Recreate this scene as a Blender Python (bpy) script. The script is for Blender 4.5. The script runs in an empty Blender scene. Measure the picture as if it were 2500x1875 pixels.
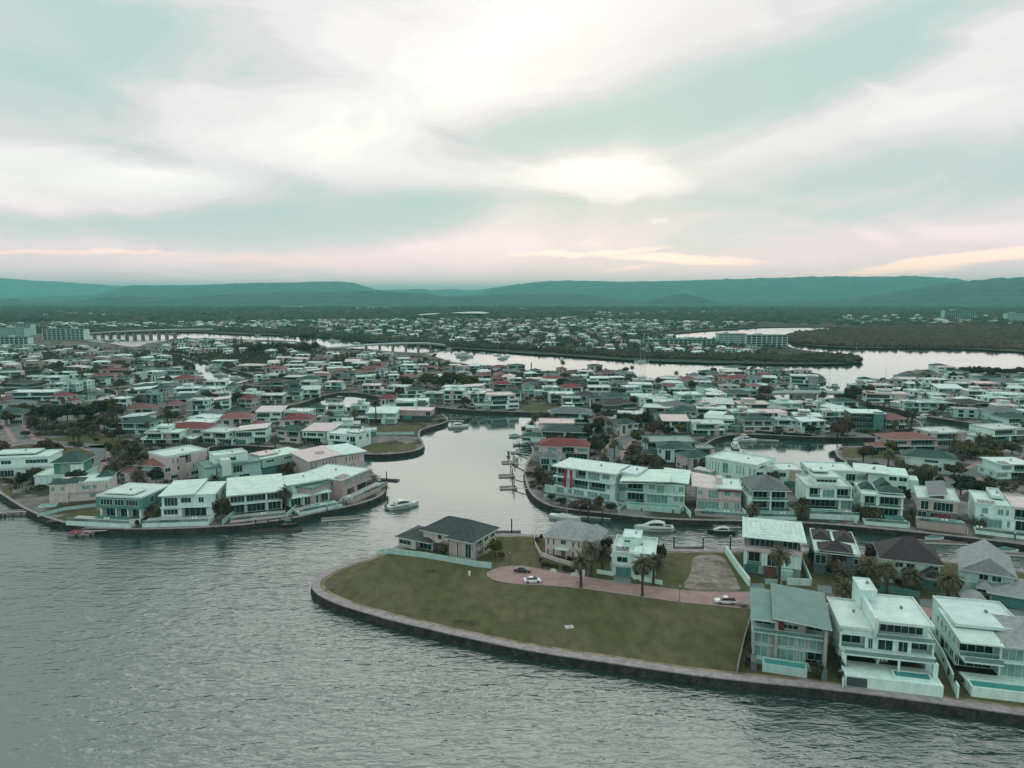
import bpy, bmesh, math, random
import numpy as np
from mathutils import Vector, Matrix, noise as mnoise
from mathutils.geometry import delaunay_2d_cdt
R = math.radians
SC = bpy.context.scene
COL = SC.collection
random.seed(7)
rng = np.random.default_rng(7)

# ------------------------------------------------------------------ camera
F_PX, CX, CY, HORIZON, CAM_H = 1736.0, 1250.0, 937.5, 723.0, 76.0   # photograph is 2500 x 1875
PITCH = math.atan((CY - HORIZON) / F_PX)
cam = bpy.data.cameras.new('camera')
cam.sensor_fit = 'HORIZONTAL'
cam.angle = 2 * math.atan(1250 / F_PX)
cam.clip_start, cam.clip_end = 1.0, 90000.0
cam_ob = bpy.data.objects.new('camera', cam)
COL.objects.link(cam_ob)
cam_ob.location = (0, 0, CAM_H)
cam_ob.rotation_euler = (math.pi / 2 - PITCH, 0, 0)
SC.camera = cam_ob

# ------------------------------------------------------------------ sky
SUN_AZ, SUN_EL = R(7.5), R(11.0)       # the sun stands behind cloud ahead, a little right of centre
W = bpy.data.worlds.new('World'); SC.world = W; W.use_nodes = True
W.cycles.sampling_method = 'MANUAL'; W.cycles.sample_map_resolution = 256
nt = W.node_tree; nt.nodes.clear()
def wn(kind, **kw):
    n = nt.nodes.new(kind)
    for k, v in kw.items(): setattr(n, k, v)
    return n
def wl(a, b): nt.links.new(a, b)
def wmath(op, a, b=None, c=None, clamp=False):
    n = wn('ShaderNodeMath', operation=op); n.use_clamp = clamp
    for i, x in enumerate((a, b, c)):
        if x is None: continue
        if isinstance(x, (int, float)): n.inputs[i].default_value = x
        else: wl(x, n.inputs[i])
    return n.outputs[0]
tc = wn('ShaderNodeTexCoord')
sep = wn('ShaderNodeSeparateXYZ'); wl(tc.outputs['Generated'], sep.inputs[0])
dx, dy, dz = sep.outputs
az = wmath('ARCTAN2', dx, dy)
el = wmath('ARCSINE', dz)
# cloud deck seen in perspective: direction projected on a high plane
inv = wmath('DIVIDE', 1.0, wmath('ADD', wmath('MAXIMUM', dz, 0.0), 0.10))
cp = wn('ShaderNodeCombineXYZ')
wl(wmath('MULTIPLY', dx, inv), cp.inputs[0]); wl(wmath('MULTIPLY', dy, inv), cp.inputs[1])
def wnoise(scale, detail, rough, dist, vec=None, rot=0.0, sx=1.0, sy=1.0):
    mp = wn('ShaderNodeMapping'); mp.inputs['Rotation'].default_value = (0, 0, rot)
    mp.inputs['Scale'].default_value = (sx, sy, 1)
    wl(vec or cp.outputs[0], mp.inputs[0])
    n = wn('ShaderNodeTexNoise', noise_dimensions='2D'); n.inputs['Scale'].default_value = scale
    n.inputs['Detail'].default_value = detail; n.inputs['Roughness'].default_value = rough
    n.inputs['Distortion'].default_value = dist
    wl(mp.outputs[0], n.inputs['Vector']); return n
n_big = wnoise(0.55, 2, 0.45, 0.5, rot=R(28), sx=0.55, sy=1.3)
ae = wn('ShaderNodeCombineXYZ'); wl(az, ae.inputs[0]); wl(el, ae.inputs[1])
n_fine = wnoise(5.0, 8, 0.60, 0.8, vec=ae.outputs[0], rot=R(-16), sx=0.9, sy=2.6)
# azimuth / elevation plane, warped a little so that the banks have ragged edges
wcol = wn('ShaderNodeVectorMath', operation='SUBTRACT'); wl(n_fine.outputs['Color'], wcol.inputs[0]); wcol.inputs[1].default_value = (0.5, 0.5, 0.5)
wsc = wn('ShaderNodeVectorMath', operation='MULTIPLY'); wl(wcol.outputs[0], wsc.inputs[0]); wsc.inputs[1].default_value = (0.10, 0.030, 0)
aew = wn('ShaderNodeVectorMath', operation='ADD'); wl(ae.outputs[0], aew.inputs[0]); wl(wsc.outputs[0], aew.inputs[1])
def ang(u, v):
    X, Z = (u - CX) / F_PX, (CY - v) / F_PX
    d = Vector((X, math.cos(PITCH) + Z * math.sin(PITCH), -math.sin(PITCH) + Z * math.cos(PITCH))).normalized()
    return math.atan2(d.x, d.y), math.asin(d.z)
def bank(acc, u, v, ru, rv, slope, val, soft=1.0):
    """one bank of cloud: centre and half sizes as seen in the photograph, slope in degrees, val darker - / brighter +"""
    a0, e0 = ang(u, v); k = (1.0 + .7 * soft) / F_PX
    mp = wn('ShaderNodeMapping'); mp.vector_type = 'TEXTURE'
    mp.inputs['Location'].default_value = (a0, e0, 0); mp.inputs['Rotation'].default_value = (0, 0, R(slope)); mp.inputs['Scale'].default_value = (ru * k, rv * k, 1)
    wl(aew.outputs[0], mp.inputs[0])
    g = wn('ShaderNodeTexGradient', gradient_type='SPHERICAL'); wl(mp.outputs[0], g.inputs[0])
    if soft < .8: return wmath('MULTIPLY_ADD', wmath('MINIMUM', g.outputs['Fac'], .62 * soft + .1), val / (.62 * soft + .1), acc)
    return wmath('MULTIPLY_ADD', g.outputs['Fac'], val * 1.15, acc)
BANKS = [  # u, v, ru, rv, slope, value, softness
    (1640, 245, 520, 66, 10, -.40, .8), (2120, 110, 420, 60, 22, -.30, 1), (1230, 315, 190, 45, 6, -.22, 1),
    (760, 515, 330, 74, 3, -.42, .7), (330, 552, 430, 46, 0, -.36, .9), (1090, 480, 90, 40, 20, -.12, 1),
    (60, 160, 190, 190, 0, -.36, 1), (430, 70, 330, 75, -14, -.24, 1), (230, 40, 160, 60, -10, -.16, 1),
    (1240, 90, 480, 170, 22, .30, 1), (1000, 270, 420, 140, 24, .24, 1), (560, 250, 420, 100, -24, .14, 1),
    (190, 452, 330, 58, 1, .46, .5), (60, 330, 260, 60, -4, .15, 1),
    (1480, 440, 185, 44, -3, .46, .45), (1500, 405, 110, 40, 0, .20, .7), (1270, 425, 170, 34, 8, .24, 1), (1600, 545, 22, 7, 0, .25, .8),
    
    (2150, 430, 520, 58, 4, -.25, 1), (1900, 565, 420, 38, 8, -.17, 1), (2150, 290, 420, 60, 12, .16, 1), (2420, 130, 160, 70, 20, .12, 1),
    (420, 395, 190, 20, -6, -.16, .9), (680, 290, 160, 50, -12, -.10, 1), (1060, 320, 70, 12, -20, -.18, .9),
]
STREAKS = [(1430, 617, 150, 6, 2, .75, .6), (1660, 632, 150, 9, -3, .95, .6), (1530, 655, 70, 5, 6, .5, .8), (2420, 630, 300, 13, 7, .9, .55), (170, 619, 190, 5, 2, .4, .7), (640, 640, 220, 10, -2, .25, 1), (2150, 655, 260, 7, 4, .4, 1)]   # low cloud lit by the sunset
acc = wmath('MULTIPLY_ADD', n_big.outputs['Fac'], 0.30, 0.36)
acc = wmath('ADD', acc, wmath('MULTIPLY_ADD', n_fine.outputs['Fac'], 0.50, -0.25))
for b in BANKS: acc = bank(acc, *b)
# the deck flattens to an even grey veil just above the hills
veil = wn('ShaderNodeMapRange'); veil.interpolation_type = 'SMOOTHSTEP'
veil.inputs['From Min'].default_value = R(-1); veil.inputs['From Max'].default_value = R(5.5)
veil.inputs['To Min'].default_value = 0.25; veil.inputs['To Max'].default_value = 1.0; wl(el, veil.inputs['Value'])
acc = wmath('MULTIPLY_ADD', wmath('SUBTRACT', acc, 0.50), veil.outputs[0], 0.50)
rp = wn('ShaderNodeValToRGB'); wl(acc, rp.inputs[0]); cr = rp.color_ramp; cr.interpolation = 'EASE'
cr.elements[0].position = 0.05; cr.elements[0].color = (0.42, 0.54, 0.515, 1)
cr.elements[1].position = 1.0; cr.elements[1].color = (0.875, 0.85, 0.805, 1)
for p, c in ((0.27, (0.49, 0.565, 0.552)), (0.44, (0.605, 0.602, 0.602)), (0.60, (0.70, 0.675, 0.678)), (0.80, (0.785, 0.755, 0.742))):
    e = cr.elements.new(p); e.color = (*c, 1)
# pink low in the sky, where the sunset lights the veil; the low streaks of cloud glow orange
pk = wn('ShaderNodeMapRange'); pk.interpolation_type = 'SMOOTHSTEP'
pk.inputs['From Min'].default_value = R(8); pk.inputs['From Max'].default_value = R(1.0); wl(el, pk.inputs['Value'])
pink = wn('ShaderNodeMix', data_type='RGBA', blend_type='MULTIPLY'); wl(pk.outputs[0], pink.inputs['Factor'])
wl(rp.outputs[0], pink.inputs[6]); pink.inputs[7].default_value = (1.70, 1.27, 1.34, 1)
glow = 0.0
for b in STREAKS: glow = bank(glow, *b)
warm = wn('ShaderNodeMix', data_type='RGBA'); wl(wmath('MINIMUM', glow, 1.0), warm.inputs['Factor']); wl(pink.outputs[2], warm.inputs[6]); warm.inputs[7].default_value = (1.55, 0.99, 0.82, 1); pink = warm
skyt = wn('ShaderNodeTexSky'); skyt.sky_type = 'NISHITA'; skyt.sun_disc = False
skyt.sun_elevation = SUN_EL; skyt.sun_rotation = SUN_AZ; skyt.air_density = 1.2; skyt.dust_density = 2.0
sks = wn('ShaderNodeMix', data_type='RGBA', blend_type='MULTIPLY'); sks.inputs['Factor'].default_value = 1
wl(skyt.outputs[0], sks.inputs[6]); sks.inputs[7].default_value = (0.09, 0.09, 0.09, 1)
mixs = wn('ShaderNodeMix', data_type='RGBA'); mixs.inputs['Factor'].default_value = 0.98   # cloud cover over the clear sky
wl(sks.outputs[2], mixs.inputs[6]); wl(pink.outputs[2], mixs.inputs[7])
bg = wn('ShaderNodeBackground'); bg.inputs['Strength'].default_value = 1.0; wl(mixs.outputs[2], bg.inputs['Color'])
wo = wn('ShaderNodeOutputWorld'); wl(bg.outputs[0], wo.inputs['Surface'])

# ------------------------------------------------------------------ sun (veiled by cloud) and exposure
sun = bpy.data.lights.new('sun', 'SUN'); sun.energy = 0.5; sun.angle = R(70); sun.color = (1.0, 0.93, 0.84)
sun_ob = bpy.data.objects.new('sun', sun); COL.objects.link(sun_ob)
sd = Vector((math.sin(SUN_AZ) * math.cos(SUN_EL), math.cos(SUN_AZ) * math.cos(SUN_EL), math.sin(SUN_EL)))
sun_ob.rotation_euler = sd.to_track_quat('Z', 'Y').to_euler()
vs = SC.view_settings
vs.view_transform = 'Standard'; vs.look = 'None'; vs.exposure = 0.38; vs.gamma = 1.0; vs.use_curve_mapping = False
SC.render.engine = 'CYCLES'
cy = SC.cycles
cy.use_denoising = True; cy.max_bounces = 5; cy.diffuse_bounces = 1; cy.glossy_bounces = 3; cy.transmission_bounces = 3
cy.transparent_max_bounces = 6; cy.volume_bounces = 1; cy.caustics_reflective = False; cy.caustics_refractive = False
cy.use_adaptive_sampling = True; cy.adaptive_threshold = 0.02

# ------------------------------------------------------------------ helpers
CT, ST = math.cos(PITCH), math.sin(PITCH)
def P(u, v, z=0.0):
    """point of the horizontal plane at height z that the photograph shows at pixel u, v"""
    X, Z = (u - CX) / F_PX, (CY - v) / F_PX
    d = (X, CT + Z * ST, -ST + Z * CT)
    t = (z - CAM_H) / d[2]
    return Vector((d[0] * t, d[1] * t, z))
def PIX(p):
    x, y, z = p[0], p[1], p[2] - CAM_H
    dep = y * CT - z * ST; up = y * ST + z * CT
    return CX + F_PX * x / dep, CY - F_PX * up / dep
def HT(u, v, vtop):
    """height above the ground at ground pixel u, v whose top shows at row vtop"""
    p = P(u, v); k = (CY - vtop) / F_PX
    # (y*ST + z*CT) = k*(y*CT - z*ST)
    z = p.y * (k * CT - ST) / (CT + k * ST)
    return z + CAM_H
def S(h):
    c = [int(h[i:i + 2], 16) / 255 for i in (0, 2, 4)]
    return tuple(x / 12.92 if x <= .04045 else ((x + .055) / 1.055) ** 2.4 for x in c)
MATS = {}
def mat(name, rgb=None, rough=.65, var=.10, scale=.6, detail=4, spec=.35, metal=0.0, bump=0.0, bscale=8.0, obj=False, rgb2=None, mixscale=.15, alpha=1.0, lo=.42, hi=.58, stretch=None, bands=None):
    """procedural material: base colour, optional second colour in patches, brightness grain, relief"""
    if name in MATS: return MATS[name]
    m = bpy.data.materials.new(name); m.use_nodes = True; t = m.node_tree; b = t.nodes['Principled BSDF']
    b.inputs['Roughness'].default_value = rough; b.inputs['Specular IOR Level'].default_value = spec; b.inputs['Metallic'].default_value = metal
    geo = t.nodes.new('ShaderNodeNewGeometry'); vec = geo.outputs['Position']
    if stretch:
        mp = t.nodes.new('ShaderNodeMapping'); mp.inputs['Scale'].default_value = stretch; t.links.new(vec, mp.inputs[0]); vec = mp.outputs[0]
    if obj:
        oi = t.nodes.new('ShaderNodeObjectInfo'); base = oi.outputs['Color']
    else:
        rg = t.nodes.new('ShaderNodeRGB'); rg.outputs[0].default_value = (*rgb, 1); base = rg.outputs[0]
    if rgb2:
        n2 = t.nodes.new('ShaderNodeTexNoise'); n2.inputs['Scale'].default_value = mixscale; n2.inputs['Detail'].default_value = 6; n2.inputs['Roughness'].default_value = .62
        t.links.new(vec, n2.inputs['Vector'])
        mr = t.nodes.new('ShaderNodeMapRange'); mr.inputs['From Min'].default_value = lo; mr.inputs['From Max'].default_value = hi; t.links.new(n2.outputs['Fac'], mr.inputs['Value'])
        mx = t.nodes.new('ShaderNodeMix'); mx.data_type = 'RGBA'; t.links.new(mr.outputs[0], mx.inputs['Factor']); t.links.new(base, mx.inputs[6]); mx.inputs[7].default_value = (*rgb2, 1); base = mx.outputs[2]
    if var:
        n = t.nodes.new('ShaderNodeTexNoise'); n.inputs['Scale'].default_value = scale; n.inputs['Detail'].default_value = detail; n.inputs['Roughness'].default_value = .6
        t.links.new(vec, n.inputs['Vector'])
        mr = t.nodes.new('ShaderNodeMapRange'); mr.inputs['From Min'].default_value = .3; mr.inputs['From Max'].default_value = .7
        mr.inputs['To Min'].default_value = 1 - var; mr.inputs['To Max'].default_value = 1 + var; t.links.new(n.outputs['Fac'], mr.inputs['Value'])
        hs = t.nodes.new('ShaderNodeVectorMath'); hs.operation = 'SCALE'; t.links.new(base, hs.inputs[0]); t.links.new(mr.outputs[0], hs.inputs['Scale']); base = hs.outputs[0]
    if bands:      # sheet ribs or tile courses: axis, period in metres, strength
        tc_ = t.nodes.new('ShaderNodeTexCoord'); wt = t.nodes.new('ShaderNodeTexWave'); wt.wave_type = 'BANDS'; wt.bands_direction = bands[0]; wt.wave_profile = 'SIN'
        wt.inputs['Scale'].default_value = math.pi / 10 / bands[1]; wt.inputs['Distortion'].default_value = .15; t.links.new(tc_.outputs['Object'], wt.inputs['Vector'])
        mr = t.nodes.new('ShaderNodeMapRange'); mr.inputs['To Min'].default_value = 1 - bands[2]; mr.inputs['To Max'].default_value = 1 + bands[2] * .5; t.links.new(wt.outputs['Fac'], mr.inputs['Value'])
        hs = t.nodes.new('ShaderNodeVectorMath'); hs.operation = 'SCALE'; t.links.new(base, hs.inputs[0]); t.links.new(mr.outputs[0], hs.inputs['Scale']); base = hs.outputs[0]
    t.links.new(base, b.inputs['Base Color'])
    if bump:
        nb = t.nodes.new('ShaderNodeTexNoise'); nb.inputs['Scale'].default_value = bscale; nb.inputs['Detail'].default_value = 3; t.links.new(vec, nb.inputs['Vector'])
        bp = t.nodes.new('ShaderNodeBump'); bp.inputs['Strength'].default_value = bump; bp.inputs['Distance'].default_value = .1
        t.links.new(nb.outputs['Fac'], bp.inputs['Height']); t.links.new(bp.outputs[0], b.inputs['Normal'])
    if alpha < 1: b.inputs['Alpha'].default_value = alpha
    MATS[name] = m; return m
# colour families (linear base colours)
mat('paint', obj=True, rough=.75, var=.15, scale=.9, detail=6, stretch=(1, 1, .22))                 # wall paint, colour from the object
mat('roof_tile', obj=True, rough=.75, var=.22, scale=.8, detail=6, bump=.5, bscale=6, bands=('Z', .2, .10))
mat('roof_metal', obj=True, rough=.5, var=.15, scale=.35, detail=6, bands=('X', .6, .07))
mat('trim', (.54, .80, .725), rough=.55, var=.05)
mat('glass', (.010, .045, .040), rough=.06, var=.6, scale=.5, spec=.4)
mat('glass_pale', (.16, .34, .31), rough=.15, var=.25, scale=.4, spec=.5)
mat('balustrade', (.10, .26, .23), rough=.06, var=.15, spec=.6, alpha=.55)
mat('dark_frame', (.03, .045, .045), rough=.5, var=.1)
mat('concrete', (.33, .335, .33), rough=.85, var=.16, scale=.8, rgb2=(.24, .25, .25), mixscale=.5)
mat('pale_paving', (.42, .50, .475), rough=.8, var=.1, scale=.6)
mat('pool_water', (.06, .33, .29), rough=.05, var=.1, spec=.5)
mat('solar', (.03, .045, .06), rough=.2, var=.2, scale=2, spec=.6)
mat('rock_wall', (.036, .042, .038), rough=.9, var=.5, scale=1.6, rgb2=(.010, .022, .019), mixscale=.5, bump=1.0, bscale=2.2)
mat('grass', (.082, .099, .044), rough=.95, var=.26, scale=.35, rgb2=(.116, .122, .066), mixscale=.07, lo=.42, hi=.66, detail=7, spec=.1, bump=.5, bscale=3, stretch=(1, .55, 1))
mat('asphalt', (.14, .19, .18), rough=.9, var=.1)
mat('pink_paving', (.30, .215, .205), rough=.85, var=.1, scale=1.5, rgb2=(.35, .265, .25), mixscale=.3)
mat('timber', (.16, .13, .115), rough=.8, var=.25, scale=2)
mat('pile', (.02, .028, .028), rough=.7, var=.3)
mat('boat_white', (.56, .74, .68), rough=.25, var=.04, spec=.5)
mat('rubber', (.012, .014, .014), rough=.8, var=.1)

def new_ob(name, me, parent=None, loc=None, rotz=0.0, color=None):
    o = bpy.data.objects.new(name, me); COL.objects.link(o)
    if parent is not None: o.parent = parent
    if loc is not None: o.location = loc
    if rotz: o.rotation_euler = (0, 0, rotz)
    if color is not None: o.color = (*color[:3], 1)
    return o
def tag(o, label=None, cat=None, group=None, kind=None):
    if label: o['label'] = label
    if cat: o['category'] = cat
    if group: o['group'] = group
    if kind: o['kind'] = kind
    return o
class MB:
    """collects simple shapes into one mesh"""
    def __init__(s): s.v, s.f, s.m, s.mats = [], [], [], []
    def mi(s, m):
        if m not in s.mats: s.mats.append(m)
        return s.mats.index(m)
    def poly(s, pts, faces, m):
        o = len(s.v); s.v += [tuple(p) for p in pts]; k = s.mi(m)
        for f in faces: s.f.append([o + i for i in f]); s.m.append(k)
        return s
    def box(s, x0, x1, y0, y1, z0, z1, m, T=None):
        pts = [(x0, y0, z0), (x1, y0, z0), (x1, y1, z0), (x0, y1, z0), (x0, y0, z1), (x1, y0, z1), (x1, y1, z1), (x0, y1, z1)]
        if T: pts = [T @ Vector(p) for p in pts]
        return s.poly(pts, [(3, 2, 1, 0), (4, 5, 6, 7), (0, 1, 5, 4), (1, 2, 6, 5), (2, 3, 7, 6), (3, 0, 4, 7)], m)
    def tube(s, a, b, r0, r1, n, m, cap=True):
        a, b = Vector(a), Vector(b); d = (b - a).normalized()
        q = d.to_track_quat('Z', 'Y'); pts = []
        for c, r in ((a, r0), (b, r1)):
            for i in range(n):
                t = 2 * math.pi * i / n; pts.append(c + q @ Vector((math.cos(t) * r, math.sin(t) * r, 0)))
        fs = [(i, (i + 1) % n, n + (i + 1) % n, n + i) for i in range(n)]
        if cap: fs += [tuple(range(n - 1, -1, -1)), tuple(range(n, 2 * n))]
        return s.poly(pts, fs, m)
    def loft(s, rings, m, closed=True, caps=True):
        n = len(rings[0]); pts = [p for r in rings for p in r]; fs = []
        for k in range(len(rings) - 1):
            for i in range(n if closed else n - 1):
                j = (i + 1) % n; fs.append((k * n + i, k * n + j, (k + 1) * n + j, (k + 1) * n + i))
        if caps: fs += [tuple(range(n - 1, -1, -1)), tuple(range((len(rings) - 1) * n, len(rings) * n))]
        return s.poly(pts, fs, m)
    def mesh(s, name, smooth=False):
        me = bpy.data.meshes.new(name); me.from_pydata(s.v, [], s.f)
        for m in s.mats: me.materials.append(MATS[m])
        if len(s.mats) > 1: me.polygons.foreach_set('material_index', s.m)
        if smooth: me.polygons.foreach_set('use_smooth', [True] * len(s.f))
        me.update(); return me
    def build(s, name, parent=None, loc=None, rotz=0.0, color=None, smooth=False):
        return new_ob(name, s.mesh(name, smooth), parent, loc, rotz, color)
def empty(name, loc, rotz=0.0):
    o = bpy.data.objects.new(name, None); COL.objects.link(o); o.location = loc; o.rotation_euler = (0, 0, rotz); o.empty_display_size = .5; return o
def copy_tree(o, parent=None):
    c = o.copy(); COL.objects.link(c); c.parent = parent
    for ch in o.children: copy_tree(ch, c)
    return c
ORD = ['', 'first', 'second', 'third', 'fourth', 'fifth', 'sixth', 'seventh', 'eighth', 'ninth', 'tenth', 'eleventh', 'twelfth', 'thirteenth', 'fourteenth', 'fifteenth', 'sixteenth', 'seventeenth', 'eighteenth', 'nineteenth', 'twentieth']
TENS = {2: 'twenty', 3: 'thirty', 4: 'forty', 5: 'fifty', 6: 'sixty', 7: 'seventy', 8: 'eighty', 9: 'ninety'}
def ordw(n):
    if n <= 20: return ORD[n]
    t, k = divmod(n, 10)
    if t >= 10: return 'hundred and ' + ordw(n - 100) if n > 100 else 'hundredth'
    return (TENS[t][:-1] + 'ieth') if k == 0 else TENS[t] + '-' + ORD[k]
def chaikin(pts, it=2):
    for _ in range(it):
        q = []
        for i in range(len(pts)):
            a, b = pts[i], pts[(i + 1) % len(pts)]
            q += [a.lerp(b, .25), a.lerp(b, .75)]
        pts = q
    return pts
def inside(poly, x, y):
    c = False; n = len(poly); j = n - 1
    for i in range(n):
        xi, yi, xj, yj = poly[i][0], poly[i][1], poly[j][0], poly[j][1]
        if (yi > y) != (yj > y) and x < (xj - xi) * (y - yi) / (yj - yi) + xi: c = not c
        j = i
    return c
def sheet(name, loops, z, m, parent=None):
    """flat sheet bounded by the first loop with the other loops as holes"""
    v, e = [], []
    for lp in loops:
        o = len(v); v += [Vector((p[0], p[1])) for p in lp]; e += [(o + i, o + (i + 1) % len(lp)) for i in range(len(lp))]
    V, E_, Fc, *_ = delaunay_2d_cdt(v, e, [], 0, 1e-4)
    fs = []
    for f in Fc:
        cx = sum(V[i][0] for i in f) / len(f); cy_ = sum(V[i][1] for i in f) / len(f)
        if inside(loops[0], cx, cy_) and not any(inside(h, cx, cy_) for h in loops[1:]): fs.append(list(f))
    me = bpy.data.meshes.new(name); me.from_pydata([(p[0], p[1], z) for p in V], [], fs); me.materials.append(MATS[m])
    me.update()
    bm = bmesh.new(); bm.from_mesh(me); bmesh.ops.recalc_face_normals(bm, faces=bm.faces)
    if bm.faces and sum(f.normal.z for f in bm.faces) < 0: bmesh.ops.reverse_faces(bm, faces=bm.faces)
    bm.to_mesh(me); bm.free()
    return new_ob(name, me, parent)

# ------------------------------------------------------------------ water
WATER_Z = -1.9
m = bpy.data.materials.new('water'); m.use_nodes = True; t = m.node_tree; b = t.nodes['Principled BSDF']
b.inputs['Base Color'].default_value = (.018, .055, .046, 1); b.inputs['Roughness'].default_value = .07; b.inputs['IOR'].default_value = 2.75; b.inputs['Specular Tint'].default_value = (.94, 1.0, .97, 1)
geo = t.nodes.new('ShaderNodeNewGeometry')
def wv(scale, rot, sx, sy, detail, dist=0.0):
    mp = t.nodes.new('ShaderNodeMapping'); mp.inputs['Rotation'].default_value = (0, 0, rot); mp.inputs['Scale'].default_value = (sx, sy, 1)
    t.links.new(geo.outputs['Position'], mp.inputs[0])
    n = t.nodes.new('ShaderNodeTexNoise'); n.inputs['Scale'].default_value = scale; n.inputs['Detail'].default_value = detail; n.inputs['Roughness'].default_value = .5; n.inputs['Distortion'].default_value = dist
    t.links.new(mp.outputs[0], n.inputs['Vector']); return n.outputs['Fac']
def mth(op, a, b_=None):
    n = t.nodes.new('ShaderNodeMath'); n.operation = op
    for i, x in enumerate((a, b_)):
        if x is None: continue
        if isinstance(x, (int, float)): n.inputs[i].default_value = x
        else: t.links.new(x, n.inputs[i])
    return n.outputs[0]
h = mth('ADD', mth('MULTIPLY', wv(.26, R(14), .55, 1.35, 2, .5), 1.5), mth('MULTIPLY', wv(.75, R(-12), .55, 1.3, 3, .6), .72))
h = mth('ADD', h, mth('MULTIPLY', wv(2.2, R(5), .7, 1.2, 2), .14))
# the open water in the foreground is ruffled by wind, the canals behind the land lie calm
sp = t.nodes.new('ShaderNodeSeparateXYZ'); t.links.new(geo.outputs['Position'], sp.inputs[0])
calm = t.nodes.new('ShaderNodeMapRange'); calm.interpolation_type = 'SMOOTHSTEP'
calm.inputs['From Min'].default_value = 185; calm.inputs['From Max'].default_value = 330; calm.inputs['To Min'].default_value = 1.0; calm.inputs['To Max'].default_value = .03
t.links.new(mth('ADD', sp.outputs[1], mth('MULTIPLY', wv(.012, 0, 1, 1, 3), 60)), calm.inputs['Value'])
bp = t.nodes.new('ShaderNodeBump'); bp.inputs['Distance'].default_value = 1.5
t.links.new(mth('MULTIPLY', calm.outputs[0], mth('MULTIPLY', mth('ADD', mth('MULTIPLY', wv(.022, R(20), .5, 1.4, 3), .8), .27), .46)), bp.inputs['Strength']); t.links.new(h, bp.inputs['Height']); t.links.new(bp.outputs[0], b.inputs['Normal'])
MATS['water'] = m
me = bpy.data.meshes.new('water'); me.from_pydata([(-45000, -400, WATER_Z), (45000, -400, WATER_Z), (45000, 42000, WATER_Z), (-45000, 42000, WATER_Z)], [], [(0, 1, 2, 3)]); me.materials.append(m)
tag(new_ob('water', me), kind='structure')

# ------------------------------------------------------------------ land: outlines of the quays as the photograph shows them
MAIN = [(-500,1010),(-300,1085),(-90,1160),(0,1203),(34,1227),(78,1251),(136,1271),(190,1283),(237,1290),(339,1292),(441,1290),(543,1285),(610,1280),(712,1266),(786,1249),(854,1236),(905,1222),(932,1209),(941,1198),(939,1185),(926,1171),(915,1158),(898,1144),(870,1128),(800,1122),(700,1116),(600,1110),(520,1106),(505,1098),(520,1088),(600,1087),(644,1090),(736,1097),(837,1103),(878,1108),(939,1110),(1007,1103),(1034,1093),(1036,1083),(1022,1062),(1027,1049),(1051,1042),(1088,1032),(1095,1025),(1088,1015),(1070,1008),(1000,998),(940,990),(880,990),(848,994),(800,1003),(700,1017),(600,1030),(450,1042),(440,1031),(450,1021),(600,1005),(729,988),(790,964),(851,956),(900,963),(973,978),(1075,996),(1150,1002),(1275,1006),(1350,1007),(1412,1009),(1420,1014),(1400,1020),(1345,1022),(1318,1032),(1304,1048),(1290,1066),(1290,1082),(1301,1097),(1298,1110),(1283,1132),(1279,1156),(1283,1179),(1294,1204),(1315,1222),(1350,1238),(1420,1247),(1504,1256),(1589,1265),(1694,1270),(1826,1272),(1953,1275),(2089,1285),(2225,1298),(2360,1312),(2500,1329),(2800,1365),(3300,1420),(3600,1100),
        (3300,915),(2800,908),(2500,910),(2385,913),(2338,900),(2290,900),(2195,907),(2180,926),(2132,928),(2094,938),(2062,944),(2062,955),(2062,970),(2100,984),(2150,990),(2200,1000),(2240,1010),(2275,1019),(2338,1027),(2420,1042),(2437,1050),(2401,1056),(2340,1057),(2275,1058),(2262,1077),(2230,1085),(2167,1090),(2062,1089),(2044,1093),(2039,1105),(2047,1118),(2069,1128),(2050,1144),(2000,1152),(1900,1150),(1810,1142),(1760,1118),(1717,1098),(1722,1085),(1750,1068),(1790,1060),(1844,1060),(1983,1067),(2085,1068),(2157,1068),(2224,1061),(2256,1046),(2248,1030),(2225,1020),(2177,1007),(2126,1001),(2053,987),(1940,987),(1885,981),(1880,968),(1884,950),(1892,940),(1960,935),(2015,934),(2018,925),(2002,913),(1958,905),(1900,904),(1800,900),(1757,912),(1675,918),(1599,929),(1577,942),(1561,930),(1548,907),(1453,900),(1320,907),(1289,904),(1200,893),(1122,888),(1075,875),(1043,862),(932,857),(900,851),(802,850),(790,842),(700,831),(600,829),(563,826),(443,826),(408,832),(354,838),(342,846),(316,847),(272,838),(225,835),(206,825),(190,814),(-400,812),(-900,880)]
CANALS = [[(410,867),(440,878),(474,894),(478,914),(516,931),(548,941),(608,931),(628,915),(562,903),(526,891),(472,873),(422,862)],
          [(52,904),(142,900),(150,912),(95,919),(50,916)],
          [(112,962),(190,952),(280,947),(288,971),(222,981),(155,980)]]
NEAR = [(907,1357),(846,1374),(792,1398),(766,1414),(760,1431),(768,1445),(788,1459),(836,1479),(903,1499),(971,1518),(1039,1533),(1107,1550),(1175,1564),(1243,1579),(1310,1591),(1378,1602),(1450,1612),(1582,1632),(1750,1656),(2055,1685),(2343,1724),(2500,1746),(2900,1800),(3400,1850),(3600,1600),(3000,1440),(2700,1412),(2500,1392),(2340,1370),(2143,1348),(2000,1345),(1772,1342),(1630,1341),(1500,1335),(1400,1318),(1300,1304),(1190,1303),(1100,1308),(1000,1325),(930,1347)]
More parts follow.
